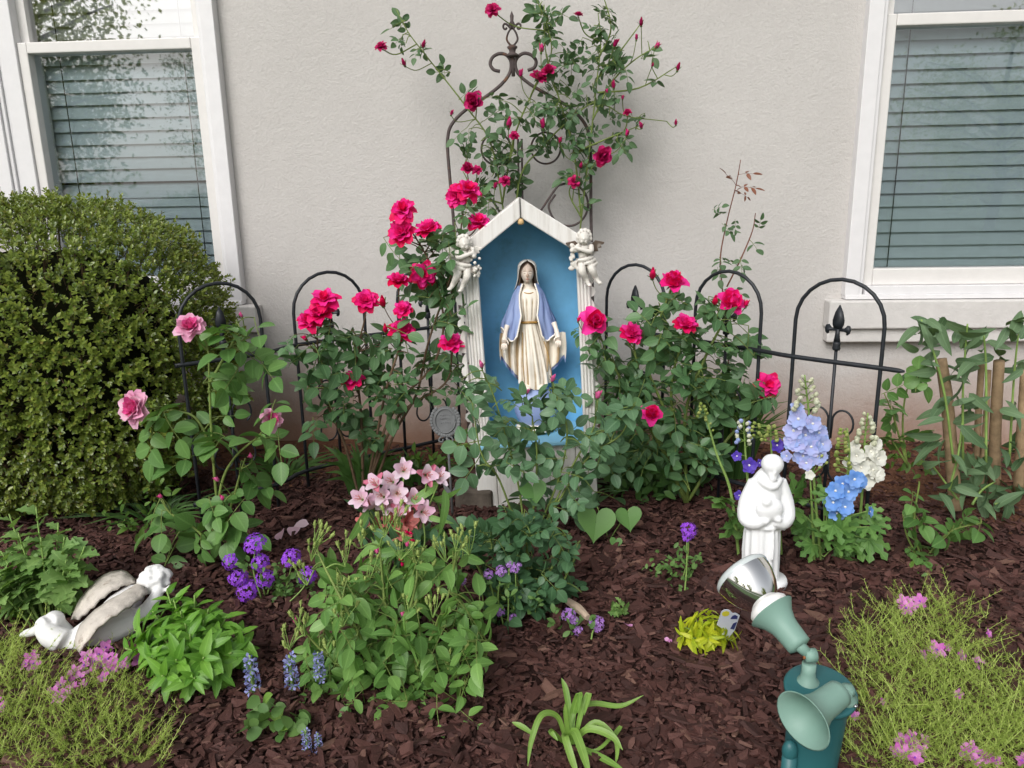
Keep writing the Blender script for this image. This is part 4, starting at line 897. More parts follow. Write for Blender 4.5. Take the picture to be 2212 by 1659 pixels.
M_alst = petalmat('alstroemeria_petal', (0.80, 0.48, 0.64), (0.88, 0.76, 0.84), .3, ((0.86, 0.74, 0.68), [(0.0, (1, 1, 1)), (0.55, (0, 0, 0))])); M_alstd = petalmat('alstroemeria_mark', (0.72, 0.24, 0.32), (0.62, 0.16, 0.26), .3)
M_coral = petalmat('coral_petal', (0.60, 0.16, 0.15), (0.72, 0.28, 0.25), .3)
M_purp = petalmat('verbena_purple', (0.24, 0.045, 0.60), (0.40, 0.11, 0.78), .2); M_lav = petalmat('lantana_lavender', (0.36, 0.16, 0.55), (0.50, 0.28, 0.68), .2)
M_mag = petalmat('phlox_magenta', (0.58, 0.12, 0.50), (0.76, 0.30, 0.66), .25); M_ajug = petalmat('ajuga_blue', (0.24, 0.26, 0.62), (0.42, 0.44, 0.78), .2)
M_dblue = petalmat('delphinium_blue', (0.36, 0.48, 0.82), (0.54, 0.54, 0.84), .3); M_dsky = petalmat('delphinium_sky', (0.16, 0.36, 0.80), (0.26, 0.45, 0.84), .3); M_dvio = petalmat('delphinium_violet', (0.10, 0.055, 0.48), (0.17, 0.10, 0.58), .3); M_dwhite = petalmat('delphinium_white', (0.78, 0.78, 0.70), (0.84, 0.84, 0.78), .3)
M_dbud = petalmat('delphinium_bud', (0.70, 0.72, 0.50), (0.82, 0.84, 0.70), .3); M_gbud = petalmat('green_bud', (0.30, 0.40, 0.09), (0.48, 0.54, 0.18), .3); M_eyew = plain('flower_eye', (0.80, 0.78, 0.68), .6, .2); M_yelw = plain('flower_yellow', (0.70, 0.50, 0.06), .6, .2)
# ---- shared meshes
MBOF = {}
def _lm(mb, mats): me = mb.mesh('leaf', mats); MBOF[me.name] = (mb, mats); return me
def pool_compound(mat, n=8, k=(5, 5, 3, 7), lw=.62, stem=None): return [_lm(compound(k[i % len(k)], 1.0, lw), [mat, stem or M_cane]) for i in range(n)]
def pool_leaf(mat, n=6, **kw):
    out = []
    for i in range(n):
        d = dict(kw); d['fold'] = d.get('fold', .25)*rng.uniform(.6, 1.4); d['curl'] = d.get('curl', .2)*rng.uniform(.4, 1.6); out.append(_lm(leafgrid(**d), [mat]))
    return out
HOT = [(7, 55, 100, 1.0, .95, .18, 1, 0), (7, 40, 78, .92, .8, .22, 0, .03), (7, 25, 50, .75, .7, .28, 0, .08), (5, 5, 28, .6, .5, .35, 0, .1)]
HOT2 = [(6, 60, 115, 1.0, .9, .15, 1, 0), (6, 45, 88, .92, .8, .2, 0, .02), (5, 28, 60, .8, .7, .25, 0, .08), (5, 12, 35, .62, .5, .3, 1, .12)]
CUP = [(5, 55, 95, .95, 1.0, .2, 1, 0), (5, 30, 45, .9, .95, .3, 0, 0), (5, 15, 12, .85, .85, .4, 1, .05), (4, 5, 2, .75, .6, .45, 0, .1)]
PB_hot = [rose_bloom(L, s).mesh('bloom', [M_hot, M_hot2, M_sepal]) for L, s in ((HOT, 0), (HOT2, 1), (HOT, 2.2), (HOT2, 3))]
PB_cup = [rose_bloom(CUP, s).mesh('bloom', [M_hot2, M_hot, M_sepal]) for s in (0, 1.5)]
PB_clim = [rose_bloom(L, s).mesh('bloom', [M_clim, M_clim, M_sepal]) for L, s in ((HOT2, 0), (CUP, 1), (HOT, 2.2))]
ENG = [(6, 64, 96, 1.0, 1.05, .14, 1, 0), (6, 52, 80, .97, 1.0, .2, 1, .02), (6, 44, 62, .88, .85, .25, 1, .03), (7, 38, 50, .74, .75, .3, 0, .05), (8, 26, 34, .64, .55, .35, 0, .08), (8, 14, 18, .52, .42, .4, 0, .1), (6, 4, 6, .45, .3, .4, 0, .12)]
PB_eng = [rose_bloom(ENG, s).mesh('bloom', [M_pinki, M_pinko, M_sepal]) for s in (0, .7)]
PU_hot = [rose_bud(0).mesh('bud', [M_hot2, M_hot2, M_sepal])]; PU_clim = [rose_bud(0).mesh('bud', [M_clim, M_clim, M_sepal])]; PU_pink = [rose_bud(0).mesh('bud', [M_pinki, M_pinko, M_sepal])]; M_sepal2 = plain('pale_sepal', (0.30, 0.38, 0.11), .55, .3); PU_grn = [rose_bud(0).mesh('bud', [M_sepal2, M_sepal2, M_sepal2])]
PL_rose = pool_compound(M_lrose); PL_pink = pool_compound(M_lpink, 8, (5, 5, 3), .70); PL_front = pool_compound(M_lfront, 8, (5, 5, 7), .66); PL_mini = pool_compound(M_lmini, 8, (5, 3, 5), .52); PL_clim = pool_compound(M_lclimb, 8, (5, 5, 3), .58); PL_dark = pool_compound(M_ldark, 8, (7, 5, 7), .72); PL_red = pool_compound(M_lred, 4, (3, 5), .45, stem=M_stemr); PL_round = pool_compound(M_lpink, 6, (7, 5), .78)

CAMV = V(0, -.62, .78)
def leaves(root, spots, pool, size, Y, canes, stems, per=1.0, dY=.10, sd=.5, jit=.55, name='leaf', maxlink=.30, face=.8, lim=300, rY=0.0):
    cnt = 0; rest = MB(); rmats = None; tasks = []
    for sp0 in spots:
        px, py, rad = sp0[:3]; y0 = Y+(sp0[3] if len(sp0) > 3 else 0)
        n = per*(rad/30.)**1.5; n = int(n)+(rng.random() < n % 1)
        tasks += [(px, py, rad, y0)]*n
    for ti in rng.permutation(len(tasks)):
        px, py, rad, y0 = tasks[ti]
        p = at(px+rng.normal(0, rad*sd), py+rng.normal(0, rad*sd), y0+rng.uniform(-dY, dY*.8))
        if p[2] < .015: p[2] = .015+.02*rng.random()
        L = size*upx(p)*rng.uniform(.72, 1.2); c = near(canes, p); d = nrm(p-c)*.7+rng.normal(0, .45, 3)+V(0, -.25, -.05); d = nrm(d)
        n_ = nrm(CAMV*face+rng.normal(0, jit*.6, 3)); b = p-d*L*.45; me = pool[int(rng.integers(len(pool)))]; M3 = frame(d, n_)*L
        if cnt < lim: inst(name, me, root, M3, b); cnt += 1
        else:
            mb_, rmats = MBOF[me.name]; rest.merge(mb_, M3, b)
        ll = np.linalg.norm(b-c)
        if stems is not None and .01 < ll < maxlink: stems.tube(spline([c, (b+c)/2+V(0, 0, .12*ll), b], 3), [.0022, .0014], 4, 1, False)
    if rest.n: rest.build('foliage', rmats, root, kind='stuff')
def canes_of(cl, Y): return [np.array([at(p[0], p[1], Y+(p[2] if len(p) > 2 else 0)) for p in c]) for c in cl]
def blooms(root, lst, pool, Y, canes, stems, name='bloom', r0=.0024, dy=-.06, face=None, link=.5, scale=1.0):
    for b in lst:
        px, py, r = b[:3]; p = at(px, py, Y+dy+(b[4] if len(b) > 4 else 0)); s = r*upx(p)*scale
        nv = nrm((b[3] if len(b) > 3 and b[3] is not None else (V(*face) if face is not None else V(0, -.55, .75)))+rng.normal(0, .18, 3))
        q_ = p-nv*s*(.35 if name == 'bloom' else .8); inst(name, pool[int(rng.integers(len(pool)))], root, rotm(nv)*s, q_)
        c = near(canes, q_-V(0, 0, .08)); ll = np.linalg.norm(c-q_)
        if stems is not None and ll < link: stems.tube(spline([c, c*.35+(q_-nv*ll*.35)*.65, q_-nv*s*.2], 5), [r0*1.2, r0], 5, 0, False)
def rose(label, base, Y, canes, bl, bu, spots, pl, pb, pu, size, per, cane_r=.007, mats=None, cat='rose', name='rose_bush', dY=.12, cmat=None, jit=.55, budlist=None, lim=300, face=.8, scale=1.0):
    bp = at(*base, Y); bp = V(bp[0], Y, 0); root = thing(name, label, cat, bp); C_ = canes_of(canes, Y); st = MB(); dense = []
    for i, c in enumerate(C_):
        s = spline(c, 6); dense.append(s); m = MB(); m.tube(s, [cane_r, cane_r*.8, cane_r*.45], 7); m.build('cane', cmat or M_cane, root)
    D = np.concatenate(dense)
    blooms(root, bl, pb, Y, D, st, scale=scale)
    if bu: blooms(root, bu, pu, Y, D, st, 'bud', .0017, scale=1.3)
    leaves(root, spots, pl, size, Y, D, st, per, dY, jit=jit, lim=lim, face=face)
    if st.n: st.build('twigs', [cmat or M_cane, cmat or M_cane], root, kind='stuff')
    return root, D

# ================================================================== BOXWOOD
bx = at(120, 780, 3.02); root = thing('boxwood_bush', 'large clipped boxwood bush growing under the window', 'bush', V(bx[0], 3.02, 0)); brx, bry, brz = .71, .58, .64; bc = V(bx[0]+.0, 3.02, .60)
m = MB(); st = MB(); n = 0
lf = np.array([(-.5, .0, .08), (-.32, -.42, .0), (0, -.55, -.02), (0, .55, -.12), (.32, -.42, .0), (.5, 0, .08), (-.36, .36, .0), (.36, .36, .0)])
lf = np.array([(0, -1, 0), (-.48, -.35, .10), (-.46, .35, .10), (0, 1, -.12), (.46, .35, .10), (.48, -.35, .10), (0, -.3, 0), (0, .4, -.03)]); lff = [(0, 6, 1), (1, 6, 7, 2), (2, 7, 3), (0, 5, 6), (5, 4, 7, 6), (4, 3, 7)]
clump = rng.normal(0, 1, (90, 3)); clump /= np.linalg.norm(clump, axis=1)[:, None]; cr = rng.uniform(-.07, .05, 90)
def boxr(dv):
    k = np.exp(-((clump-dv)**2).sum(1)/.05); sup = (abs(dv[0]/1)**2.5+abs(dv[1])**2.5+abs(dv[2])**2.5)**(-1/2.5)
    return .93*sup + float((k*cr).sum())*.6
twig = 0
while n < 8200:
    dv = nrm(rng.normal(0, 1, 3))
    if dv[1] > .45 or dv[2] < -.93: continue
    rr = boxr(dv)*(1+abs(rng.normal(0, .035))-.03) if rng.random() < .82 else boxr(dv)*rng.uniform(.78, .97)
    p = bc+V(brx, bry, brz)*dv*rr; out = nrm(dv/V(brx, bry, brz)+V(0, 0, .35)+rng.normal(0, .35, 3)); n += 1
    if p[2] < .05: continue
    tw = rng.uniform(.025, .06); F = frame(out, rng.normal(0, 1, 3)); 
    if n % 4 == 0: st.tube([p-out*.08, p+out*tw*.6], [.0018, .0008], 3, 0, False)
    k = int(rng.integers(7, 13))
    for j in range(k):
        t = j/k; a = j*2.4+rng.normal(0, .3); sd_ = F[:, 0]*math.cos(a)+F[:, 2]*math.sin(a); d = nrm(out*(.35+.8*t)+sd_*(1-.4*t)); s = .0098*rng.uniform(.7, 1.25)*(1-.35*(t > .8))
        Fl = frame(d, nrm(out*.7+V(0, -.2, .5)-sd_*.2+rng.normal(0, .2, 3))); m.add((lf*s) @ Fl.T+p+out*tw*(t-.4)+d*s*.9, lff)
m.build('foliage', M_lbox, root, kind='stuff'); st.build('twigs', M_caneb, root, kind='stuff')
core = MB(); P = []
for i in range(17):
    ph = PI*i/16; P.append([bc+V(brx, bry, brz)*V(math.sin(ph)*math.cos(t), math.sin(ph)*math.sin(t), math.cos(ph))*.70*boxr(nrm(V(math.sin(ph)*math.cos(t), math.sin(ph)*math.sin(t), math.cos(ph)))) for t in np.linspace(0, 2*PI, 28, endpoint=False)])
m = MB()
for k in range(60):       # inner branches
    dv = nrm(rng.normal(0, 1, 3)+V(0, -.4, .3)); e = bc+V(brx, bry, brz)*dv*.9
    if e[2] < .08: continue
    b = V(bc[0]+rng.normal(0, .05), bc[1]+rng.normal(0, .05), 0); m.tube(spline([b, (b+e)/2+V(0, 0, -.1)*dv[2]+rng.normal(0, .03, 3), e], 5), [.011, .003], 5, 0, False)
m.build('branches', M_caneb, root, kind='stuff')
core.grid(P, 0, True); M_core = plain('inner_shade', (0.012, 0.014, 0.006), .95, .05, var=.5, scale=30, bump=1, bscale=40); core.build('inner_mass', M_core, root)  # near-black core: shade inside the bush put into its colour

# ================================================================== ROSES
rose('pink rose bush with pale full blooms in front of the boxwood', (455, 1212), 2.39,
     [[(462, 1225), (470, 1120), (462, 1010), (455, 900), (452, 810), (448, 750), (430, 715)], [(466, 1140), (480, 1040), (510, 985), (555, 945), (580, 915)], [(462, 1000), (440, 930), (410, 895), (345, 885), (300, 880)], [(452, 830), (480, 780), (505, 735), (512, 690)], [(468, 1180), (500, 1090), (520, 1020), (530, 990)], [(466, 1190), (420, 1140), (370, 1110), (348, 1080)]],
     [(410, 703, 31, V(.05, -.85, .5)), (286, 880, 38, V(-.45, -.85, .1)), (588, 905, 24, V(.55, -.5, .3))], [(520, 680, 6), (541, 985, 8), (346, 1072, 7), (480, 1075, 8), (468, 1035, 8)],
     [(475, 700, 32, -.02), (550, 705, 25), (435, 735, 30), (490, 742, 28), (545, 775, 30), (565, 830, 32), (510, 830, 38), (480, 885, 36), (350, 880, 38), (375, 925, 38), (302, 965, 28), (405, 970, 28), (460, 950, 28), (560, 935, 30), (590, 975, 28), (575, 1020, 34), (545, 1065, 34), (440, 1090, 34), (425, 1135, 34), (500, 1085, 34), (520, 1130, 34), (350, 1130, 24), (390, 1175, 28), (505, 1170, 28), (455, 1185, 32), (325, 1130, 18), (480, 1130, 30)], PL_pink, PB_eng, PU_pink, 108, 1.45, .0052, scale=1.15, dY=.08, jit=.45)
rose('tall red rose bush leaning over the fence beside the shrine cherub', (775, 1060), 2.86,
     [[(776, 1075), (745, 960), (710, 880), (690, 800), (685, 720)], [(790, 1075), (830, 930), (880, 850), (935, 790), (958, 710), (950, 640), (925, 560), (870, 470)], [(800, 1075), (850, 940), (900, 850), (925, 740), (985, 560), (1000, 450)], [(785, 1070), (780, 900), (770, 780), (790, 680)], [(790, 1060), (860, 900), (960, 830), (978, 760)], [(790, 1070), (830, 860), (860, 760), (868, 720)]],
     [(1012, 406, 30), (984, 424, 28, V(-.3, -.7, .2)), (870, 450, 30), (866, 500, 31), (923, 490, 30), (1034, 475, 27), (915, 592, 29, V(.1, -.8, .5)), (860, 602, 25), (700, 642, 32), (688, 672, 31), (665, 690, 27), (790, 648, 27), (870, 666, 22), (868, 712, 31), (975, 738, 29), (762, 815, 25)], [(826, 652, 13), (832, 710, 10), (658, 730, 8), (748, 640, 0.1)][:3],
     [(700, 725, 28), (645, 770, 34), (720, 770, 45), (780, 735, 45), (830, 765, 45), (900, 775, 36), (680, 830, 36), (740, 850, 40), (820, 830, 45), (880, 830, 36), (690, 900, 28), (760, 900, 36), (840, 890, 36), (800, 950, 28), (905, 550, 28), (945, 540, 34), (962, 580, 36), (905, 635, 32), (950, 640, 34), (960, 690, 34), (862, 560, 22), (1012, 470, 24), (990, 510, 24), (1040, 440, 18), (935, 520, 26), (930, 850, 24), (985, 790, 22), (980, 860, 24), (880, 720, 30), (720, 720, 22)], PL_rose, PB_hot, PU_hot, 80, 4.2, .006, cmat=M_caneb, scale=1.1)
rose('red rose bush with dense leaves between the shrine and the delphiniums', (1480, 1075), 2.80,
     [[(1482, 1085), (1430, 970), (1370, 870), (1320, 780), (1290, 710)], [(1485, 1085), (1480, 900), (1520, 780), (1560, 700), (1578, 660)], [(1480, 1085), (1440, 900), (1400, 780), (1450, 620)], [(1484, 1080), (1420, 950), (1408, 900)], [(1488, 1080), (1570, 950), (1640, 880), (1660, 840)], [(1478, 1080), (1450, 850), (1480, 720)], [(1478, 1080), (1400, 880), (1365, 730)]],
     [(1285, 693, 34, V(0, -.8, .5)), (1366, 718, 28), (1455, 605, 33), (1482, 697, 27), (1580, 650, 35), (1660, 830, 29, V(.2, -.8, .4)), (1408, 892, 27, V(0, -.8, .4), -.2)], [(1410, 592, 13), (1545, 650, 12), (1250, 690, 6), (1612, 655, 9)],
     [(1300, 765, 42), (1360, 790, 52), (1430, 770, 52), (1500, 745, 44), (1560, 725, 34), (1610, 745, 28), (1330, 840, 52), (1400, 850, 52), (1470, 840, 52), (1540, 830, 52), (1355, 910, 44), (1430, 930, 52), (1500, 920, 52), (1560, 900, 42), (1470, 990, 50), (1535, 980, 42), (1400, 690, 26), (1440, 660, 26), (1540, 665, 30), (1635, 870, 30), (1590, 790, 28), (1380, 1000, 40), (1330, 980, 30)], PL_rose, PB_cup+PB_hot, PU_hot, 84, 4.9, .007, scale=1.08)
rose('budding rose bush with blue green leaves growing right against the shrine front', (1150, 1165), 2.47,
     [[(1135, 1180), (1122, 1060), (1095, 950), (1068, 860), (1042, 800)], [(1145, 1180), (1205, 1040), (1225, 930), (1200, 850), (1194, 825)], [(1155, 1180), (1235, 1010), (1280, 930), (1292, 862)], [(1150, 1180), (1260, 1000), (1340, 940), (1365, 880)], [(1130, 1180), (1080, 1040), (1040, 980), (1020, 870)], [(1145, 1180), (1160, 1000), (1150, 900)]],
     [], [(1040, 787, 9), (1194, 817, 9), (1292, 852, 11), (1140, 845, 6)],
     [(1010, 830, 28), (1060, 812, 24), (1012, 866, 18), (1045, 930, 34), (1085, 890, 36), (1120, 855, 34), (1180, 855, 34), (1225, 842, 30), (1130, 930, 44), (1200, 900, 40), (1270, 912, 44), (1330, 882, 36), (1370, 885, 24), (1312, 960, 34), (1342, 950, 26), (1072, 985, 28), (1018, 1010, 20), (1112, 1012, 30), (1160, 1060, 38), (1222, 1012, 42), (1270, 1022, 32), (1200, 1090, 34), (1290, 1000, 26), (1250, 1070, 26), (1160, 990, 38)], PL_front, PB_hot, PU_pink, 92, 2.3, .0042, dY=.10, jit=.5)
rose('climbing rose with crimson blooms sprawling over the rusty trellis', (1130, 1000), 3.36,
     [[(1150, 1010, -.02), (1110, 640, .06), (1085, 440, .02), (1060, 310), (1010, 235), (960, 170), (920, 120), (882, 70), (856, 20)], [(1200, 1010, .04), (1240, 640, .08), (1256, 470), (1275, 310), (1290, 170), (1298, 90), (1292, 30)], [(1110, 640, .06), (1120, 400), (1170, 320), (1230, 260), (1290, 220), (1350, 250), (1440, 262)], [(1085, 440, .02), (1110, 300), (1150, 200), (1190, 120), (1180, 50), (1150, -20)], [(1256, 470), (1240, 330), (1210, 220), (1180, 120), (1175, 10)], [(1280, 260), (1320, 180), (1370, 130), (1420, 100)], [(1290, 170), (1340, 110), (1385, 50)], [(1290, 200), (1380, 190), (1460, 145)], [(1240, 330), (1310, 300), (1385, 270)], [(1085, 440, .02), (1030, 420), (1000, 370)], [(1256, 470), (1230, 420), (1240, 390)], [(1296, 120), (1320, 60), (1300, -20)], [(1280, 330), (1300, 340)]],
     [(1062, 18, 17, V(0, -.8, .2)), (1022, 218, 24, V(-.3, -.8, .3)), (1165, 165, 20), (1185, 150, 17), (1303, 337, 24, V(.2, -.8, -.1)), (1240, 390, 15), (1090, 388, 14), (1010, 362, 17), (822, 97, 15), (1030, 365, 12), (1250, 30, 11), (1355, 242, 11), (1110, 292, 12)],
     [(915, 95, 8), (872, 135, 8), (1100, 265, 11), (1170, 103, 9), (1172, 267, 10), (1325, 182, 8), (1385, 47, 8), (1420, 98, 8), (1465, 144, 8), (1460, 264, 6), (1385, 270, 8), (1355, 287, 8), (1330, 92, 9), (1375, 80, 6), (1310, 197, 6), (976, 243, 6), (1125, 157, 8), (1210, 302, 7), (1255, 357, 7), (1070, 400, 7), (1345, 210, 5), (1410, 140, 5)],
     [(870, 50, 20), (860, 85, 16), (912, 112, 18), (940, 150, 18), (1010, 305, 30), (1060, 335, 34), (1030, 405, 28), (1100, 345, 34), (1080, 300, 28), (1160, 300, 40), (1200, 240, 46), (1245, 212, 42), (1150, 232, 34), (1262, 290, 42), (1200, 170, 34), (1180, 85, 34), (1155, 30, 26), (1235, 125, 34), (1290, 75, 36), (1330, 110, 28), (1350, 150, 26), (1300, 150, 36), (1340, 305, 22), (1370, 250, 20), (1222, 380, 22), (1260, 440, 18), (1070, 195, 16), (1110, 380, 30), (1010, 200, 16), (1060, 450, 22), (1200, 32, 28), (1310, 32, 26), (1215, 300, 36), (1270, 345, 30), (1400, 110, 14), (1420, 180, 12), (1085, 250, 22), (1310, 230, 26)], PL_clim, PB_clim, PU_clim, 54, 5.6, .0042, name='climbing_rose', dY=.07, jit=.7, scale=1.08)
root, D = rose('low bushy rose with clusters of tiny green buds', (850, 1500), 1.70,
     [[(848, 1530), (800, 1420), (740, 1300), (690, 1200, .08), (680, 1150, .1)], [(850, 1530), (870, 1380), (900, 1250, .1), (890, 1180, .12)], [(850, 1530), (920, 1400), (970, 1280, .1), (985, 1190, .12)], [(846, 1530), (760, 1460), (680, 1390), (640, 1330)], [(852, 1530), (950, 1480), (1020, 1440), (1060, 1400)], [(850, 1530), (800, 1540), (720, 1550), (670, 1540)], [(850, 1530), (920, 1550), (980, 1540), (1010, 1570)], [(850, 1530), (830, 1300, .1), (820, 1180, .15)]],
     [], [], [(760, 1260, 48, .15), (840, 1240, 44, .18), (910, 1240, 48, .18), (980, 1240, 40, .15), (720, 1320, 46, .08), (800, 1330, 52, .1), (880, 1330, 52, .1), (960, 1330, 50, .1), (1030, 1320, 42, .08), (690, 1400, 40), (760, 1400, 52), (840, 1410, 55), (920, 1410, 52), (1000, 1400, 44), (700, 1480, 40), (770, 1480, 50), (840, 1490, 52), (920, 1490, 48), (980, 1480, 36), (680, 1530, 28, -.04), (740, 1540, 36, -.05), (800, 1560, 32, -.06), (880, 1550, 36, -.05), (950, 1540, 30, -.05), (1010, 1540, 22), (1030, 1400, 26), (700, 1250, 30, .1), (1015, 1580, 12, -.05)], PL_mini, PB_hot, PU_hot, 112, 3.4, .0045, name='miniature_rose', dY=.12, jit=.62, lim=300)
# bud sprays on the miniature rose
sprays = [(690, 1150, .1), (672, 1178, .1), (640, 1325, .0), (660, 1340, 0), (620, 1370, 0), (745, 1190, .1), (820, 1125, .15), (850, 1110, .15), (875, 1175, .12), (985, 1155, .12), (960, 1180, .12), (1010, 1165, .12), (750, 1250, .08), (800, 1235, .12), (915, 1215, .14), (970, 1410, .0), (720, 1400, -.05), (1010, 1500, 0), (745, 1320, 0), (890, 1300, .05), (935, 1300, .05), (660, 1230, .1), (1030, 1560, -.05), (780, 1150, .14)]
m = MB()
for (px, py, dy) in sprays:
    b = at(px+rng.normal(0, 6), py+34, 1.70+dy-.02); c = near(D, b); m.tube(spline([c, (b+c)/2+V(0, 0, .01), b], 4), [.0026, .002], 4, 0, False)
    for k in range(int(rng.integers(5, 9))):
        e = at(px+rng.normal(0, 13), py+rng.normal(0, 15), 1.70+dy-.02+rng.normal(0, .012)); m.tube(spline([b, (b+e)/2+rng.normal(0, .002, 3), e], 3), [.0015, .001], 4, 0, False)
        inst('bud', PU_grn[0], root, rotm(nrm(e-b+V(0, 0, .02)))*(8.5*upx(e)*rng.uniform(.8, 1.2)), e)
m.build('bud_stalks', M_stemg, root, kind='stuff')
for px, py in ((638, 1345), (870, 1330), (815, 1195), (880, 1180)): p = at(px, py, 1.74); inst('bud', PU_pink[0], root, rotm(V(0, -.4, .8))*9*upx(p), p)
for px, py in ((875, 1215), (925, 1262), (880, 1160)):
    for k in range(3): p = at(px+rng.normal(0, 8), py+rng.normal(0, 6), 1.86); inst('bud', PU_hot[0], root, rotm(V(rng.normal(), -.6, .6))*8*upx(p), p)
rose('low dark green rose mound with small round leaflets below the shrine', (1135, 1290), 2.06,
     [[(1135, 1310), (1100, 1230), (1060, 1170)], [(1135, 1310), (1140, 1200), (1130, 1130)], [(1140, 1310), (1190, 1230), (1225, 1160)], [(1140, 1310), (1200, 1280), (1245, 1200)], [(1132, 1310), (1060, 1270), (1020, 1200)]],
     [], [], [(1050, 1160, 36), (1100, 1140, 36), (1150, 1140, 36), (1200, 1150, 32), (1040, 1200, 36), (1090, 1195, 40), (1150, 1195, 40), (1205, 1205, 36), (1235, 1180, 26), (1060, 1250, 38), (1120, 1255, 40), (1180, 1260, 38), (1220, 1240, 26), (1090, 1300, 34), (1150, 1300, 34), (1180, 1310, 26), (1030, 1150, 24), (1060, 1340, 24)], PL_dark, PB_hot, PU_hot, 80, 4.0, .005, dY=.10, jit=.6, name='low_rose')
rose('small rose shoot with round leaflets growing beside the cut back shrub', (1990, 1195), 2.33,
     [[(1990, 1215), (1975, 1130), (1985, 1050), (1985, 1040)], [(1992, 1215), (2050, 1150), (2120, 1130)], [(1990, 1215), (1960, 1160), (1950, 1110)]], [], [],
     [(1985, 1055, 26), (1965, 1120, 34), (2010, 1130, 34), (2060, 1110, 26), (1960, 1165, 32), (2010, 1185, 32), (2060, 1155, 28), (2115, 1140, 20), (1975, 1200, 26), (2025, 1205, 22)], PL_round, PB_hot, PU_hot, 84, 1.25, .004, dY=.06, name='rose_shoot', jit=.45)
rose('rose sucker with pale round leaflets behind the fence end', (1960, 960), 2.62,
     [[(1960, 1010), (1950, 920), (1960, 840), (1990, 810)], [(1958, 1000), (1930, 900), (1910, 850)], [(1960, 1005), (1920, 940)]], [], [],
     [(1925, 840, 26), (1975, 828, 30), (2005, 820, 22), (1945, 860, 26), (1900, 900, 24), (1945, 930, 30), (1920, 960, 26), (1975, 950, 22), (1870, 930, 20)], PL_round, PB_hot, PU_hot, 84, 1.2, .004, dY=.05, name='rose_shoot', jit=.4)
rose('tall thin rose shoot with reddish young leaves against the wall', (1570, 900), 3.0,
     [[(1580, 960), (1575, 800), (1562, 640), (1556, 560), (1570, 480), (1590, 400), (1600, 345)], [(1570, 620), (1600, 560), (1625, 500), (1632, 460)]], [], [],
     [(1580, 385, 12), (1592, 400, 14), (1612, 372, 10), (1625, 415, 14)], PL_red, PB_hot, PU_hot, 46, 5.5, .0034, dY=.04, name='rose_shoot', cmat=M_stemr, jit=.6)
root = [o for o in COL.objects if o.name.startswith('rose_shoot') and o.parent is None][-1]; D = np.array([at(*p, 3.0) for p in ((1562, 640), (1556, 560), (1570, 480), (1600, 560), (1625, 500))])
leaves(root, [(1545, 455, 16), (1560, 560, 16), (1585, 500, 18), (1640, 490, 12), (1605, 490, 16), (1545, 590, 14), (1600, 580, 16), (1630, 520, 14), (1595, 620, 16), (1550, 630, 16)], PL_clim, 48, 3.0, D, None, 4.0, .05, jit=.7)
# ================================================================== FLOWERING PERENNIALS
def floret_cluster(n=26, petals=5, mat=None, name='flower_cluster', flat=.75, fr=.30):
    m = MB()
    for i in range(n):
        z = 1-(i+.5)/n*1.05; a = i*2.4; r = math.sqrt(max(0, 1-z*z)); c = V(r*math.cos(a), r*math.sin(a), z*flat)+rng.normal(0, .06, 3); nv = nrm(c+V(0, 0, .3)+rng.normal(0, .2, 3)); R = rotm(nv)
        for k in range(petals):
            t = 2*PI*k/petals; d = V(math.cos(t), math.sin(t), .15); s = V(-math.sin(t), math.cos(t), 0); L = fr*rng.uniform(.85, 1.1)
            P = np.array([(0, 0, 0), d*L*.55-s*L*.36, d*L-s*L*.14+V(0, 0, -.02), d*L*.93, d*L+s*L*.14+V(0, 0, -.02), d*L*.55+s*L*.36]); m.add(P @ R.T+c, [(0, 1, 2, 3), (0, 3, 4, 5)])
    return m
PF_purp = [floret_cluster(30).mesh('flower_cluster', M_purp) for _ in range(3)]; PF_lav = [floret_cluster(16, fr=.42).mesh('flower_cluster', M_lav) for _ in range(3)]
def open_flower(petals, L, W, a0, a1, mat, eye=None, notch=.0, layers=1, eyer=.14):
    m = MB()
    for l in range(layers):
        for k in range(petals): petal(m, 2*PI*(k+.5*l)/petals+rng.normal(0, .06), R_(a0-14*l), R_(a1-10*l), L*(1-.12*l), W, .10, 3, 5, 0, notch=notch, z0=.03*l)
    if eye is not None: m.ball((0, 0, .12), (eyer, eyer, eyer*.9), 8, None, 1)
    return m.mesh('flower', [mat, eye or mat])
PF_mag = [open_flower(5, 1.0, .72, 55, 95, M_mag, M_purp, .18, eyer=.12) for _ in range(3)]
PF_db = [open_flower(5, 1.0, .95, 62, 88, M_dblue, M_eyew, 0, 2) for _ in range(3)]; PF_ds = [open_flower(5, 1.0, .95, 62, 88, M_dsky, M_eyew, 0, 2) for _ in range(3)]; PF_dv = [open_flower(5, 1.0, .95, 58, 84, M_dvio, M_eyew, 0, 2) for _ in range(2)]; PF_dw = [open_flower(5, 1.0, 1.0, 55, 86, M_dwhite, M_eyew, 0, 2) for _ in range(3)]
def budball(mat):
    m = MB(); m.lathe([(.1, -.9), (.55, -.45), (.7, .1), (.5, .7), (.1, 1.0)], None, (0, 0, 0), 8); m.tube([(0, .1, .8), (.1, .5, 1.3)], [.16, .05], 5); return m.mesh('bud', mat)
PD_w = [budball(M_dbud)]; PD_g = [budball(M_gbud)]; PD_b = [budball(M_dblue)]
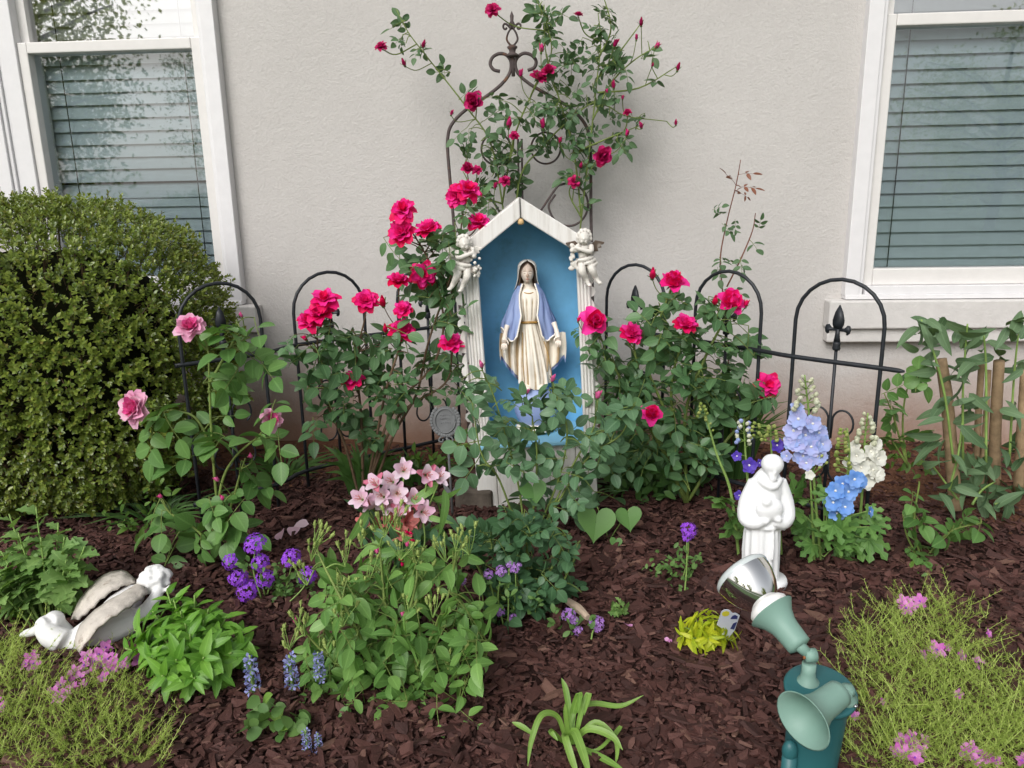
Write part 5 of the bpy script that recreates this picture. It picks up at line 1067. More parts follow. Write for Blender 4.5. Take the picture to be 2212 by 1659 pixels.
# ---- pink alstroemeria
def alst(mat, md):
    m = MB()
    for k in range(6): petal(m, 2*PI*k/6+rng.normal(0, .08), R_(14 if k % 2 else 20), R_(62 if k % 2 else 80), 1.15, .95 if k % 2 else .66, .16, 5, 5, 0 if k % 2 else 1, z0=-.3, r0=.1)
    for k in range(5): m.tube([(0, 0, -.2), (.1*math.cos(k), .1*math.sin(k), .4), (.22*math.cos(k*1.3), .22*math.sin(k*1.3), .75)], [.02, .03], 4, 2)
    m.lathe([(.05, -.75), (.14, -.5), (.12, -.3)], None, (0, 0, 0), 7, 3); return m.mesh('bloom', [mat, md, M_coral, M_sepal])
PB_al = [alst(M_alst, M_alst), alst(M_alst, M_alstd), alst(M_alst, M_alst)]; PB_co = [alst(M_coral, M_coral)]
AY_ = 2.22; ab_ = G(850, 1250); root = thing('alstroemeria', 'pink lily like alstroemeria clump blooming behind the low bushy rose', 'flower', V(ab_[0], AY_, 0))
AL = [(780, 1078), (812, 1046), (826, 1072), (858, 1066), (876, 1092), (914, 1106), (872, 1016), (922, 1026), (946, 1032), (846, 1040), (860, 1110), (800, 1092), (838, 1088), (895, 1080)]; CO = [(792, 1130), (880, 1128), (812, 1142), (850, 1128), (866, 1150)]
D = []; 
for i, (px, py) in enumerate(AL+CO):
    e = at(px, py+14, AY_); b = V(ab_[0]+(e[0]-ab_[0])*.35+rng.normal(0, .02), AY_+rng.normal(0, .03), 0); s = spline([b, b*.4+e*.6+rng.normal(0, .012, 3), e], 6); D.append(s); m = MB(); m.tube(s, [.004, .0024], 5); m.build('stem', M_stemg, root)
D = np.concatenate(D)
for i, (px, py) in enumerate(AL+CO):
    p = at(px, py, AY_+rng.uniform(-.04, .03)); inst('bloom', (PB_al if i < len(AL) else PB_co)[i % 3 if i < len(AL) else 0], root, rotm(nrm(V((px-860)/140., -.75, .55)+rng.normal(0, .25, 3)))*27*upx(p), p)
PL_lance = pool_leaf(M_ldark, 6, L=1, W=.24, nl=7, fold=.2, curl=.45, p=.75); PL_lanceb = pool_leaf(M_lmini, 6, L=1, W=.24, nl=7, fold=.2, curl=.45, p=.75)
leaves(root, [(800, 1150, 34), (850, 1160, 40), (900, 1160, 40), (940, 1130, 34), (940, 1180, 34), (780, 1120, 24), (920, 1070, 24), (880, 1200, 34), (830, 1200, 34), (960, 1090, 20)], PL_lance+PL_lanceb, 75, AY_, D, None, 4.5, .10, jit=.8)
# ---- purple verbena
VY = 2.16
def verbena(name, label, Y, base, cl, pf, leafspots, per, size=16, lmat=None, n_leaf=6, cat='flower'):
    bp = G(*base); root = thing(name, label, cat, V(bp[0], Y, 0)); D = []
    for (px, py, r) in cl:
        p = at(px, py, Y-.02); b = V(bp[0]+(p[0]-bp[0])*.6, Y+rng.normal(0, .03), .0); s = spline([b, b*.5+p*.5+V(rng.normal(0, .01), 0, .0), p-V(0, 0, r*upx(p)*.5)], 5); D.append(s); m = MB(); m.tube(s, [.0028, .0018], 5); m.build('stem', M_stemg, root)
        inst('flower_cluster', pf[int(rng.integers(len(pf)))], root, rotm(nrm(V(0, -.7, .65)+rng.normal(0, .15, 3)))*r*upx(p)*.92, p)
    D = np.concatenate(D); lv = MB(); g = leafgrid(1, .55, 4, .2, .25, .8, .7, lobes=2.5, lob_amp=.25)
    for (px, py, rad) in leafspots:
        for _ in range(int(per*(rad/20.)**2)):
            p = at(px+rng.normal(0, rad*.5), py+rng.normal(0, rad*.5), Y+rng.uniform(-.06, .05)); p[2] = max(p[2], .01); s = size*upx(p)*rng.uniform(.7, 1.3); lv.merge(g, frame(nrm(rng.normal(0, 1, 3)+V(0, -.2, .2)), nrm(CAMV+rng.normal(0, .4, 3)))*s, p)
    if lv.n: lv.build('foliage', lmat or M_lverb, root, kind='stuff')
    return root
verbena('verbena', 'purple verbena with round flower heads spreading over the mulch', 2.17, (570, 1290), [(550, 1175, 24), (497, 1214, 18), (630, 1206, 21), (515, 1248, 21), (562, 1216, 20), (572, 1250, 21), (535, 1275, 25), (664, 1243, 20)], PF_purp, [(600, 1260, 34), (620, 1280, 34), (560, 1240, 26), (660, 1270, 26), (540, 1220, 20), (640, 1240, 22), (600, 1225, 16)], 11)
verbena('verbena', 'small upright verbena with a single purple flower head', 2.17, (1460, 1275), [(1488, 1145, 18), (1484, 1160, 11)], PF_purp, [(1470, 1195, 22), (1450, 1220, 26), (1480, 1230, 26), (1420, 1235, 18), (1470, 1255, 26), (1500, 1210, 18), (1400, 1220, 10)], 16, 13)
verbena('lantana', 'trailing lavender lantana with small flower clusters under the dark rose mound', 1.98, (1090, 1345), [(1055, 1240, 11), (1083, 1233, 12), (1113, 1224, 13), (1100, 1218, 8), (1080, 1320, 11), (1110, 1335, 11), (1000, 1255, 8)], PF_lav, [(1090, 1280, 34), (1120, 1300, 34), (1070, 1310, 30), (1160, 1310, 24), (1040, 1340, 24)], 7, 17)
verbena('lantana', 'lavender lantana sprig lying on the mulch with a round flower head', 1.95, (1250, 1365), [(1228, 1328, 15), (1290, 1347, 16), (1250, 1364, 11), (1240, 1340, 9)], PF_lav, [(1215, 1340, 22), (1240, 1350, 20), (1270, 1340, 14), (1200, 1325, 14), (1230, 1375, 14)], 9, 18)
M_pet2 = petalmat('fallen_phlox', (0.60, 0.22, 0.50), (0.7, .35, .6)); 
def fallen(px, py, r, mat, label, cat='petal', n=1):
    b = G(px, py); b[2] = gh(b[0], b[1])+.022; root = thing('fallen_petals', label, cat, b, 'fallen petals on the mulch')
    for k in range(n):
        g = leafgrid(1, .8, 5, .3, .2, .8, .6).mesh('petal', mat); p = G(px+(k-.5*(n-1))*r*1.3, py+rng.normal(0, r*.3)); p[2] = b[2]; inst('petal', g, root, frame(rng.normal(0, 1, 3)*V(1, 1, 0), nrm(V(0, -.4, 1)+rng.normal(0, .3, 3)))*r*1.5*upx(p), p)
fallen(638, 1145, 23, M_ptl, 'fallen pale pink rose petals on the mulch beside the pink rose', n=3); fallen(1360, 1363, 9, M_pet2, 'fallen magenta blossom on bare mulch beyond the lantana sprig', n=2); fallen(1440, 1392, 8, M_pet2, 'fallen white and magenta petals before the yellow plant', n=2)
wd = G(1248, 1338); m = MB(); m.tube(spline([G(1226, 1318)+V(0, 0, .03), G(1250, 1335)+V(0, 0, .03), G(1270, 1352)+V(0, 0, .026)], 4), [.010, .013, .009], 7); m.build('wood_scrap', M_chipw, None, False, base=V(wd[0], wd[1], .02), label='pale broken wood scrap lying beside the lantana sprig', cat='wood')
# ---- chrysanthemum
def leafy_mound(name, label, cat, base, Y, stems, pool, size, per, smat, lim=300, jit=.5, up=.5, droop=-.05, spread=1.0, r=.0035):
    b = G(*base); root = thing(name, label, cat, V(b[0], Y, 0)); n = 0
    for (px, py, dy) in stems:
        e = at(px, py, Y+dy); e[2] = max(e[2], .02); bb = V(b[0]+(e[0]-b[0])*.3, Y+dy*.3, 0); s = spline([bb, bb*.45+e*.55+V(0, 0, .03*up), e], 6); m = MB(); m.tube(s, [r, r*.6], 5); m.build('stem', smat, root)
        L0 = size*upx(e); k = per
        for j in range(k):
            if n >= lim: return root, b
            t = .25+.75*(j+.5)/k; p = s[min(len(s)-1, int(t*(len(s)-1)))]; a = j*2.4+rng.normal(0, .3); tip = nrm(s[-1]-s[-2])
            F = frame(tip, (0, -1, .3)); sd_ = F[:, 0]*math.cos(a)+F[:, 2]*math.sin(a); el = .25+.9*max(0, t-.6)/.4
            d = nrm(sd_*spread*(1-.4*max(0, t-.7))+tip*el*.8+V(0, -.12, droop)); L = L0*rng.uniform(.75, 1.15)*(1 if t < .85 else .72)
            inst('leaf', pool[int(rng.integers(len(pool)))], root, frame(d, nrm(tip*.8+CAMV*.6+rng.normal(0, jit*.4, 3)))*L, p); n += 1
    return root, b
PL_mum = pool_leaf(M_lmum, 6, L=1, W=.68, nl=11, fold=.25, curl=.28, p=.55, q=.55, lobes=3.0, lob_amp=.42)
leafy_mound('chrysanthemum', 'chrysanthemum clump with soft lobed green leaves beside the lying angel', 'plant', (60, 1390), 2.02, [(x+rng.normal(0, 6), y, d) for x, y, d in ((20, 1110, .12), (75, 1095, .14), (120, 1130, .10), (150, 1160, .06), (40, 1150, .04), (95, 1160, .02), (140, 1210, .0), (10, 1190, .02), (60, 1210, .04), (110, 1240, .06), (165, 1225, .0), (30, 1270, .06), (85, 1275, .08), (130, 1270, .10), (5, 1310, .06), (50, 1310, .08), (0, 1240, .0), (50, 1180, .1), (115, 1195, .1), (20, 1230, .02), (90, 1230, .06), (-30, 1150, .05), (-30, 1250, -.05), (180, 1180, .05))], PL_mum, 50, 10, M_stemg, 300, .7)
# ---- bright green phlox mound
PL_br = pool_leaf(M_lbright, 6, L=1, W=.38, nl=8, fold=.3, curl=.3, p=.72, q=.75, serr=.06)
leafy_mound('green_perennial', 'bright green leafy perennial mound growing beside the lying angel', 'plant', (400, 1490), 1.76, [(x, y, d) for x, y, d in ((360, 1275, .08), (420, 1285, .08), (330, 1320, .06), (390, 1320, .02), (450, 1315, .05), (490, 1330, .04), (290, 1360, .02), (345, 1370, -.04), (410, 1370, -.06), (470, 1375, -.03), (525, 1365, .0), (270, 1400, -.02), (320, 1420, -.08), (380, 1425, -.12), (440, 1420, -.12), (500, 1410, -.06), (350, 1460, -.14), (420, 1465, -.15), (480, 1455, -.10), (530, 1400, -.02), (375, 1295, .06), (440, 1340, 0), (300, 1385, -.02), (365, 1400, -.08), (455, 1395, -.08), (400, 1345, -.02))], PL_br, 62, 11, M_stemg, 300, .5)
# ---- chartreuse plant
PL_ye = pool_leaf(M_lyel, 5, L=1, W=.30, nl=6, fold=.25, curl=.35, p=.8)
leafy_mound('chartreuse_sedum', 'small bright chartreuse yellow plant beside the printed tag', 'plant', (1528, 1405), 1.84, [(1500, 1330, .03), (1530, 1325, .03), (1560, 1335, .02), (1480, 1355, .0), (1515, 1350, 0), (1548, 1355, 0), (1580, 1360, 0), (1495, 1380, -.03), (1530, 1380, -.04), (1565, 1380, -.03), (1585, 1385, -.02), (1470, 1375, -.01)], PL_ye, 38, 12, M_stemg, 300, .5, r=.002)
leafy_mound('verbena_sprout', 'tiny green lobed sprout alone on the mulch', 'plant', (1336, 1330), 2.0, [(1325, 1308, 0), (1340, 1302, 0), (1350, 1312, 0), (1335, 1318, -.01)], PL_mum, 20, 5, M_stemg, r=.0015)
# ---- creeping phlox
def needles(name, label, Y0, Y1, poly, n, flowers, group=None, fsize=18):
    cx = np.mean([p[0] for p in poly]); cy = np.mean([p[1] for p in poly]); b = G(cx, cy); root = thing(name, label, 'flower', V(b[0], b[1], 0)); m = MB(); P = np.array(poly, float); k = 0
    def inside(x, y):
        c = False; j = len(P)-1
        for i in range(len(P)):
            if (P[i][1] > y) != (P[j][1] > y) and x < (P[j][0]-P[i][0])*(y-P[i][1])/(P[j][1]-P[i][1])+P[i][0]: c = not c
            j = i
        return c
    while k < n:
        px = rng.uniform(P[:, 0].min(), P[:, 0].max()); py = rng.uniform(P[:, 1].min(), P[:, 1].max())
        if not inside(px+rng.normal(0, 14), py+rng.normal(0, 14)): continue
        p = G(px, py); L = rng.uniform(.05, .13); a = rng.uniform(0, 2*PI); d = V(math.cos(a), math.sin(a), rng.uniform(.15, 1.0)); d = nrm(d); e = p+d*L+V(0, 0, .01+.02*rng.random()); mid = p+d*L*.5+V(rng.normal(0, .012), rng.normal(0, .012), -.012); s = spline([p+V(0, 0, .004), mid+V(0, 0, .01), e], 5); m.tube(s, [.0009, .0006], 3, 0, False); k += 1
        for j in range(1, len(s)):
            t = nrm(s[j]-s[j-1])
            for q in range(5):
                w = nrm(np.cross(t, rng.normal(0, 1, 3))); dd = nrm(w+t*.9); ln = rng.uniform(.009, .018); sdv = np.cross(dd, (0, .3, 1))*.0013; m.add([s[j]-sdv, s[j]+sdv, s[j]+dd*ln], [(0, 1, 2)])
    m.build('foliage', M_lneedle, root, smooth=False, kind='stuff')
    st = MB()
    for f in flowers:
        px, py = f[:2]; p = G(px, py); e = at(px, py, p[1]-.03); p2 = V(e[0], e[1], 0); r_ = (f[2]*1.3 if len(f) > 2 else fsize)*upx(e); e[2] = max(e[2], .035); st.tube([p2, e], .001, 3, 0, False)
        inst('flower', PF_mag[int(rng.integers(3))], root, rotm(nrm(V(rng.normal(0, .35), -.65+rng.normal(0, .2), .6)))*r_, e)
    st.build('flower_stalks', M_stemg, root, kind='stuff')
needles('creeping_phlox', 'creeping phlox patch with magenta flowers in front of the lying angel', 0, 0, [(-40, 1400), (30, 1400), (90, 1440), (150, 1480), (230, 1470), (330, 1490), (350, 1530), (300, 1600), (360, 1680), (-40, 1680)], 640,
        [(118+rng.normal(0, 4), 1505), (135, 1490), (150, 1480), (165, 1462), (185, 1448), (205, 1440), (220, 1450), (200, 1465), (175, 1475), (235, 1435), (250, 1440), (275, 1440), (300, 1438), (215, 1425), (190, 1430), (160, 1500), (225, 1475), (240, 1460), (145, 1510), (205, 1395), (212, 1385), (195, 1380), (230, 1410), (130, 1520), (70, 1432), (60, 1445), (75, 1445), (8, 1540), (-2, 1530), (245, 1450), (180, 1495), (265, 1452)])
needles('creeping_phlox', 'creeping phlox patch with scattered magenta flowers beside the green spotlight', 0, 0, [(1840, 1420), (1870, 1360), (1930, 1320), (2020, 1300), (2090, 1330), (2100, 1400), (2140, 1440), (2200, 1500), (2260, 1500), (2260, 1700), (1850, 1700), (1870, 1600), (1850, 1500)], 1050,
        [(1950, 1312), (1965, 1320), (1985, 1310), (1955, 1325), (2022, 1415, 17), (1992, 1427, 12), (2075, 1428, 13), (2112, 1443, 14), (2133, 1380, 9), (2070, 1510, 10), (1948, 1610, 15), (1965, 1620, 15), (1985, 1628, 15), (1955, 1635, 15), (1975, 1645, 15), (1938, 1630, 14), (1995, 1610, 13), (1968, 1600, 12), (2095, 1625, 15), (2115, 1640, 15), (2130, 1645, 14), (2105, 1650, 14), (2080, 1635, 13), (2150, 1650, 12), (2205, 1650, 14), (1845, 1555, 10), (1905, 1525, 7), (2045, 1410, 8)])
# ---- ajuga
aj = G(585, 1560); root = thing('ajuga', 'low ajuga clump with blue flower spikes beside the bushy rose', 'flower', V(aj[0], 1.55, 0))
def spike(n, mat, tall=1.0):
    m = MB(); m.tube([(0, 0, 0), (0, 0, tall)], [.05, .03], 5, 1)
    for i in range(n):
        z = tall*(.1+.9*i/n); a = i*2.4; r = .20*(1-.5*i/n); d = V(math.cos(a), math.sin(a), -.1); R = rotm(nrm(d))
        for k in range(4):
            t = 2*PI*k/4; L = .13; P = np.array([(0, 0, 0), (math.cos(t-.5)*L*.7, math.sin(t-.5)*L*.7, .05), (math.cos(t)*L, math.sin(t)*L, .06), (math.cos(t+.5)*L*.7, math.sin(t+.5)*L*.7, .05)]); m.add(P @ R.T+d*r*.6+V(0, 0, z), [(0, 1, 2, 3)], 0)
        P = np.array([(-.04, 0, 0), (0, .22, .02), (.04, 0, 0)]); m.add(P @ frame(d, (0, 0, 1)).T+V(0, 0, z-.03), [(0, 1, 2)], 2)
    return m.mesh('flower_spike', [mat, M_stemg, M_lverb])
PS_aj = [spike(22, M_ajug), spike(17, M_ajug)]
for px, py, h, Y in ((548, 1495, 90, 1.56), (632, 1490, 85, 1.58), (692, 1470, 70, 1.60), (665, 1630, 60, 1.46), (690, 1628, 50, 1.46)):
    p = at(px, py, Y); p[2] = max(.0, p[2]-.0); inst('flower_spike', PS_aj[int(rng.integers(2))], root, rotz(rng.uniform(0, 6)) @ np.eye(3)*h*upx(p), p)
PL_rd = pool_leaf(M_lverb, 4, L=1, W=.8, nl=6, fold=.15, curl=.2, p=.85, q=.55); PL_rd2 = pool_leaf(M_lstrap, 3, L=1, W=.7, nl=6, fold=.3, curl=.2, p=.85, q=.6)
leaves(root, [(540, 1520, 26), (580, 1530, 30), (560, 1560, 30), (610, 1560, 30), (540, 1580, 24), (590, 1590, 28), (640, 1580, 28), (650, 1600, 20), (620, 1610, 20)], PL_rd, 34, 1.53, np.array([aj]), None, 4.5, .06, jit=.5)
leaves(root, [(590, 1515, 20), (590, 1550, 20), (560, 1545, 14), (620, 1590, 16)], PL_rd2, 44, 1.53, np.array([aj]), None, 2.2, .04, jit=.5)
# ---- strap leaved bulb
sb_ = G(1235, 1610); root = thing('strap_leaf_plant', 'low plant with arching yellow tipped strap leaves on bare mulch', 'plant', V(sb_[0], sb_[1], 0))
def strap(pts, w, mi=0):
    P = spline([at(*p) for p in pts], 6); P[:, 2] = np.maximum(P[:, 2], .008); m = MB(); rows = []; n = len(P)
    T = np.gradient(P, axis=0)
    for i in range(n):
        t = i/(n-1); s = nrm(np.cross(nrm(T[i]), CAMV)); ww = w*upx(P[i])*.5*(.55+.9*t if t < .4 else .91)*(1-max(0, (t-.55)/.45)**2.2*.92); nn = nrm(np.cross(s, T[i])); rows.append([P[i]-s*ww-nn*ww*.35*-1, P[i], P[i]+s*ww+nn*ww*.35])
    m.grid(rows, 0, False, True); m.build('leaf', M_lstrap, root)
for pts, w in (([(1225, 1610, 1.47), (1240, 1540, 1.50), (1280, 1520, 1.52), (1340, 1525, 1.52), (1390, 1502, 1.53)], 16), ([(1225, 1610, 1.47), (1205, 1550, 1.48), (1170, 1545, 1.46), (1148, 1600, 1.42), (1140, 1655, 1.38)], 18), ([(1235, 1605, 1.48), (1230, 1540, 1.54), (1222, 1490, 1.58), (1213, 1465, 1.60)], 18), ([(1235, 1605, 1.47), (1238, 1540, 1.50), (1252, 1500, 1.50), (1248, 1540, 1.46)], 20), ([(1240, 1605, 1.47), (1258, 1530, 1.49), (1272, 1500, 1.50), (1262, 1545, 1.46)], 18), ([(1232, 1608, 1.47), (1240, 1580, 1.45), (1260, 1630, 1.40), (1275, 1680, 1.36)], 26), ([(1235, 1608, 1.47), (1270, 1575, 1.46), (1320, 1590, 1.44), (1345, 1620, 1.42)], 22), ([(1235, 1608, 1.47), (1285, 1560, 1.49), (1330, 1600, 1.45), (1330, 1660, 1.40)], 16), ([(1230, 1610, 1.47), (1220, 1590, 1.44), (1235, 1640, 1.40), (1250, 1680, 1.37)], 22), ([(1228, 1608, 1.47), (1222, 1550, 1.46), (1220, 1520, 1.46)], 13), ([(1225, 1610, 1.47), (1190, 1580, 1.44), (1205, 1600, 1.42)], 16), ([(1150, 1585, 1.50), (1128, 1570, 1.51), (1106, 1560, 1.52)], 16), ([(1240, 1610, 1.47), (1290, 1620, 1.44), (1340, 1570, 1.50), (1325, 1600, 1.46)], 10), ([(1245, 1610, 1.46), (1300, 1640, 1.42), (1350, 1680, 1.38)], 20)): strap(pts, w*.8)

# ================================================================== DELPHINIUMS
def delph(label, Y, stem, florets, buds, pf, pb, fr=21, br=7, sm=None):
    b = at(*stem[0], Y); root = thing('delphinium', label, 'delphinium', V(b[0], Y, 0), None); s = spline([at(*p, Y) for p in stem], 6); s[0][2] = min(s[0][2], 0.0); m = MB(); m.tube(s, [.0055, .0045, .0025], 6); m.build('stem', sm or M_stemg, root); tw = MB()
    for lst, pool, r, nm in ((florets, pf, fr, 'floret'), (buds, pb, br, 'bud')):
        for f in lst:
            p = at(f[0], f[1], Y-.035+rng.uniform(-.01, .02)); c = near(s, p-V(0, 0, .02)); nv = nrm((p-c)*V(1, .8, .4)*14+V(0, -.9, .25)) if nm == 'floret' else nrm((p-c)*6+V(0, -.3, .3)); inst(nm, pool[int(rng.integers(len(pool)))], root, rotm(nv)*(f[2] if len(f) > 2 else r)*upx(p)*rng.uniform(.9, 1.1), p); tw.tube([c, p-nv*.008], .0013, 4, 0, False)
    tw.build('stalks', sm or M_stemg, root, kind='stuff'); return root
DY = 2.34
def budcol(x, y0, y1, w, n, lean=0): return [(x+lean*(i/n)+(w*(1-.6*i/n))*(-1 if i % 2 else 1)*rng.uniform(.5, 1), y0+(y1-y0)*i/n+rng.normal(0, 2), 9*(1-.35*i/n)) for i in range(n)]
delph('tall pale lavender blue delphinium spike with cream buds at the top', DY, [(1775, 1235), (1765, 1120), (1755, 1000), (1748, 900), (1738, 810)], [(1725, 905), (1755, 915), (1715, 930), (1740, 940), (1768, 935), (1725, 960), (1752, 965), (1775, 960), (1735, 985), (1765, 985), (1712, 955), (1742, 1000, 18), (1722, 880, 14), (1700, 985, 15)], budcol(1742, 888, 812, 30, 24), PF_db, PD_w, 22)
delph('white delphinium spike full of blossoms behind the sky blue one', DY+.06, [(1850, 1235), (1858, 1120), (1865, 1020), (1868, 950), (1875, 892)], [(1850, 985), (1880, 975), (1895, 990), (1860, 1010), (1885, 1015), (1850, 1030, 18), (1895, 1025, 18), (1870, 1040), (1845, 965, 16), (1890, 960, 16), (1835, 1000, 16), (1875, 995)], budcol(1872, 955, 895, 24, 18), PF_dw, PD_w, 21)
delph('sky blue delphinium spike with low flowers beside the white one', DY-.03, [(1818, 1235), (1815, 1150), (1828, 1050), (1835, 980), (1830, 925)], [(1820, 1045), (1845, 1035), (1805, 1060), (1832, 1062), (1860, 1040, 17), (1800, 1085), (1825, 1095), (1808, 1108), (1848, 1050, 16), (1878, 1105, 12)], [(a, b, 7) for a, b, c in budcol(1820, 1020, 925, 18, 24)], PF_ds, PD_g, 21)
delph('violet delphinium spike with pale buds rising behind the white figurine', DY+.05, [(1640, 1240), (1622, 1100), (1612, 1000), (1606, 905)], [(1618, 1005, 19), (1592, 985, 11), (1597, 1070, 12), (1640, 1000, 10)], [(a, b, 7) for a, b, c in budcol(1606, 960, 905, 22, 18)], PF_dv, [PD_b[0], PD_w[0]], 17)
delph('slim green budded delphinium stem leaning away from the figurine', DY+.0, [(1600, 1240), (1580, 1070), (1548, 980), (1520, 880)], [], [(a, b, 5.5) for a, b, c in budcol(1518, 905, 870, 12, 12)]+[(1535, 915, 4), (1540, 930, 4)], PF_dv, PD_g)
delph('dark violet delphinium with green buds between figurine and lavender spike', DY+.05, [(1690, 1240), (1680, 1080), (1668, 990), (1664, 920)], [(1678, 962, 17), (1700, 945, 14)], [(a, b, 6) for a, b, c in budcol(1666, 955, 918, 18, 12)]+[(a, b, 6) for a, b, c in budcol(1634, 950, 910, 14, 10)], PF_dv, PD_g)
delph('short budding delphinium stem with one white round bloom', DY-.02, [(1760, 1240), (1755, 1120), (1750, 1030)], [(1749, 1026, 12)], [(1775, 985, 5), (1785, 1000, 5), (1770, 1010, 5)], PF_dw, PD_g)
def palmate():
    m = MB()
    for k in range(7):
        a = R_((k-3)*40); L = (.55, .75, .95, 1.0, .95, .75, .55)[k]; g = leafgrid(L, .36*L, 10, .25, .2, 1.1, .6, lobes=2.5, lob_amp=.42, base_w=.1); m.merge(g, rotz(-a) @ rotx(rng.normal(-.1, .1)), (0, .03, 0))
    return m.mesh('leaf', M_ldel)
PL_palm = [palmate() for _ in range(5)]
for lab, Y, base, spots in (('deeply cut delphinium leaf clump at the foot of the tall spikes', DY-.03, (1800, 1240), [(1745, 1165, 34), (1790, 1140, 34), (1840, 1150, 34), (1880, 1140, 30), (1770, 1200, 30), (1850, 1190, 28), (1720, 1120, 28), (1800, 1090, 26), (1760, 1060, 24), (1890, 1170, 24), (1830, 1130, 28), (1740, 1080, 20)]), ('deeply cut delphinium leaf clump beside the white figurine', DY+.02, (1590, 1200), [(1570, 1110, 30), (1600, 1120, 26), (1560, 1090, 22), (1590, 1150, 24), (1720, 1050, 22), (1625, 1080, 20)])):
    b = G(*base); root = thing('delphinium_leaves', lab, 'plant', V(b[0], Y, 0)); st = MB(); c = np.array([V(b[0]+rng.normal(0, .02), Y, .02+.03*k) for k in range(3)])
    leaves(root, spots, PL_palm, 50, Y, c, st, 2.2, .08, jit=.5, maxlink=.6); st.build('leaf_stalks', [M_stemg, M_stemg], root, kind='stuff')
# ================================================================== CUT BACK SHRUB
BY = 2.66; root = thing('cut_back_shrub', 'cut back shrub with thick sawn stems and grey green lance leaves', 'shrub', V(at(2090, 1080, BY)[0], BY, 0)); D = []
for pl, r in (([(2065, 1100), (2055, 980), (2045, 860), (2032, 775)], .022), ([(2108, 1060), (2112, 930), (2122, 765)], .012), ([(2118, 1060), (2128, 930), (2136, 800)], .010), ([(2148, 1050), (2150, 930), (2158, 780)], .020), ([(2200, 1060), (2205, 960), (2215, 800)], .018)):
    s = spline([at(x, y, BY+rng.uniform(-.03, .05)) for x, y in pl], 6); D.append(s); m = MB(); m.tube(s, [r*1.1, r*.9], 9); m.build('sawn_stem', M_woodc, root)
for pl in ([(2060, 1000), (2040, 850), (2010, 740), (1990, 690)], [(2080, 1000), (2080, 850), (2085, 760), (2090, 700)], [(2130, 1000), (2130, 800), (2125, 720)], [(2180, 1000), (2190, 820), (2200, 720)], [(2070, 1080), (2040, 1040), (2010, 1000)], [(2100, 1090), (2120, 1060), (2150, 1040)], [(2150, 1090), (2180, 1080), (2200, 1070)], [(2050, 1060), (2070, 980), (2080, 900)]):
    s = spline([at(x, y, BY-.05+rng.uniform(-.05, .03)) for x, y in pl], 6); D.append(s); m = MB(); m.tube(s, [.005, .003], 6); m.build('green_shoot', M_stemg, root)
D = np.concatenate(D); PL_bud = pool_leaf(M_lsage, 6, L=1, W=.34, nl=8, fold=.25, curl=.35, p=.75)
leaves(root, [(1995, 700, 26), (1985, 730, 24), (2020, 720, 26), (2045, 700, 20), (2080, 720, 24), (2010, 770, 26), (2090, 745, 24), (2125, 730, 20), (2000, 800, 24), (2060, 800, 26), (2090, 790, 22), (2030, 900, 28), (2070, 870, 28), (2100, 880, 22), (2160, 740, 22), (2195, 730, 24), (2180, 800, 26), (2205, 700, 18), (2010, 960, 30), (2040, 1000, 34), (2090, 1000, 34), (2130, 1010, 30), (2170, 1000, 32), (2060, 1050, 34), (2110, 1060, 34), (2160, 1060, 32), (2200, 1050, 30), (2190, 960, 28), (2140, 1085, 26), (2100, 940, 24), (2190, 880, 24)], PL_bud, 62, BY-.03, D, None, 5.5, .12, jit=.9, face=.5)
# ================================================================== SMALL GREENERY
# heart leaved vine
hv = G(1310, 1150); root = thing('heart_leaf_vine', 'vine seedling with heart shaped pale leaves on the mulch beside the shrine', 'plant', V(hv[0], 2.5, 0))
def heart():
    m = MB(); N = 28; rows = []
    pts = []
    for i in range(N+1):
        t = -PI+2*PI*i/N; x = .5*16*math.sin(t)**3/16; y = -(13*math.cos(t)-5*math.cos(2*t)-2*math.cos(3*t)-math.cos(4*t))/30; pts.append((x, y))
    P = np.array([[(x*f, .17*(1-f)*0+y*f, .18*abs(x*f)-.15*(y*f)**2) for x, y in pts] for f in (1, .66, .33, .02)]); m.grid(P); return m.mesh('leaf', M_lheart)
PH = heart()
for px, py, s, Y in ((1287, 1128, 84, 2.44), (1358, 1118, 58, 2.48), (1330, 1172, 28, 2.42), (1152, 1062, 60, 2.42)):
    p = at(px, py, Y); inst('leaf', PH, root, frame(nrm(V(rng.normal(0, .1), -.35, -.85)), nrm(V(0, -.9, .4)))*s*upx(p), p)
m = MB(); m.tube(spline([V(hv[0], 2.5, 0), at(1300, 1120, 2.47), at(1290, 1095, 2.46)], 4), .002, 5); m.tube(spline([V(hv[0], 2.5, 0), at(1340, 1130, 2.5), at(1360, 1098, 2.5)], 4), .002, 5); m.build('vine', M_stemg, root)
# ornamental grass and liriope
def grass(name, label, base, Y, w, h, n, wid, mat, lean=.5):
    b = at(*base, Y); b = V(b[0], Y, 0); root = thing(name, label, 'grass', b); m = MB(); hh = h*upx(b); ww = w*upx(b)
    for k in range(n):
        a = rng.uniform(0, 2*PI); r = rng.random()**.5; p = b+V(math.cos(a)*r*ww*.25, math.sin(a)*r*ww*.25, 0); d = V(math.cos(a), math.sin(a)*.7, 0)*r*ww*lean*rng.uniform(.5, 1.3); H = hh*rng.uniform(.55, 1.05); s = spline([p, p+d*.35+V(0, 0, H*.62), p+d+V(0, 0, H*rng.uniform(.6, 1))], 4); T = np.gradient(s, axis=0); rows = []
        for i in range(len(s)):
            sd_ = nrm(np.cross(T[i], rng.normal(0, .15, 3)+V(0, -1, .2)))*wid*.5*upx(b)*(1-(i/(len(s)-1))**2*.95); rows.append([s[i]-sd_, s[i]+sd_])
        m.grid(rows, 0, False, True)
    m.build('blades', mat, root, kind='stuff'); return root
M_lgrass = leafmat('grass_blade', (0.03, 0.085, 0.02), (0.10, 0.21, 0.05), .5, .3, rib=0)
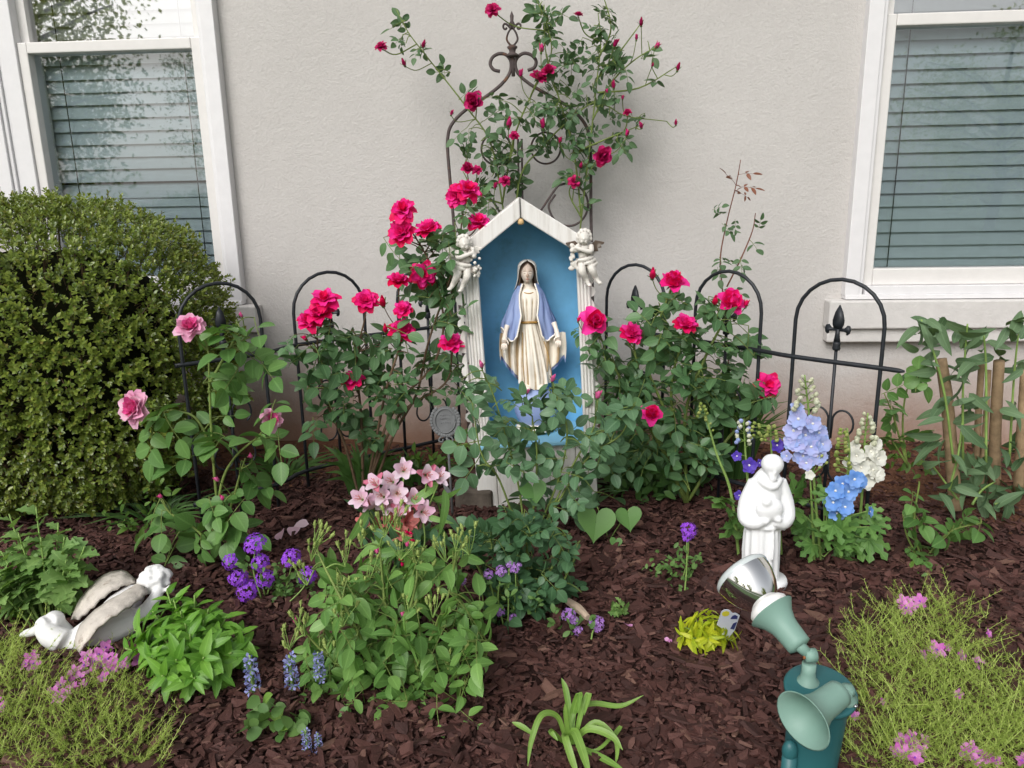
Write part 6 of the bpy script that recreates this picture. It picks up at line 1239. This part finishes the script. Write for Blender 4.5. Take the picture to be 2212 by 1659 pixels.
grass('fountain_grass', 'clump of fine dark green grass behind the red rose and fence', (1575, 1010), 3.1, 150, 235, 260, 6, M_lgrass, .55)
grass('strap_grass', 'upright green strap leaf tuft at the foot of the leaning rose', (790, 1050), 2.98, 130, 120, 60, 11, M_lgrass, .6)
grass('weed_tuft', 'loose green weed tuft between the fence and plaque stake', (900, 1020), 3.1, 110, 60, 70, 6, M_lgrass, .8)
grass('weed_tuft', 'loose green weed tuft under the boxwood edge', (330, 1060), 2.75, 170, 55, 80, 5, M_lgrass, .9)
grass('weed_tuft', 'grassy weed tuft beside the fence near the pink rose', (610, 990), 3.2, 130, 50, 60, 5, M_lgrass, .9)
def weeds(name, label, spots, Y, n, size, mat):
    b = at(*spots[0][:2], Y); root = thing(name, label, 'plant', V(b[0], Y, 0)); m = MB(); g = leafgrid(1, .5, 4, .25, .3, .8, .7)
    for (px, py, rad) in spots:
        for _ in range(int(n*(rad/30.)**2)):
            p = at(px+rng.normal(0, rad*.5), py+rng.normal(0, rad*.4), Y+rng.uniform(-.1, .1)); p[2] = max(p[2], .012); s = size*upx(p)*rng.uniform(.6, 1.3); m.merge(g, frame(nrm(rng.normal(0, 1, 3)), nrm(CAMV+rng.normal(0, .45, 3)))*s, p)
    m.build('foliage', mat, root, kind='stuff')
weeds('ground_weeds', 'dark low weeds filling the shade under the dense red rose', [(1350, 1000, 50), (1400, 1020, 50), (1450, 1040, 40), (1330, 1050, 34), (1390, 1060, 34), (1500, 1030, 34)], 2.9, 26, 30, M_lgrass)
weeds('ground_weeds', 'small green weeds at the wall foot behind the plaque stake', [(990, 960, 34), (960, 1000, 34), (890, 1010, 34), (900, 980, 24), (940, 1040, 24)], 3.0, 14, 20, M_lsmall)
weeds('ground_weeds', 'scattered small weeds at the boxwood foot', [(250, 1120, 34), (290, 1100, 30), (320, 1150, 26), (280, 1140, 26), (350, 1060, 30)], 2.6, 10, 22, M_lsmall)
weeds('ground_weeds', 'small green weeds on clay beside the sawn shrub stems', [(1890, 990, 30), (1930, 980, 30), (1960, 1000, 26), (1990, 1010, 22)], 2.8, 12, 20, M_lsmall)
weeds('ground_weeds', 'tiny sprouts on mulch beneath the round leaf rose shoot', [(2010, 1230, 20), (1990, 1245, 16), (1970, 1225, 14)], 2.22, 10, 17, M_lsmall)
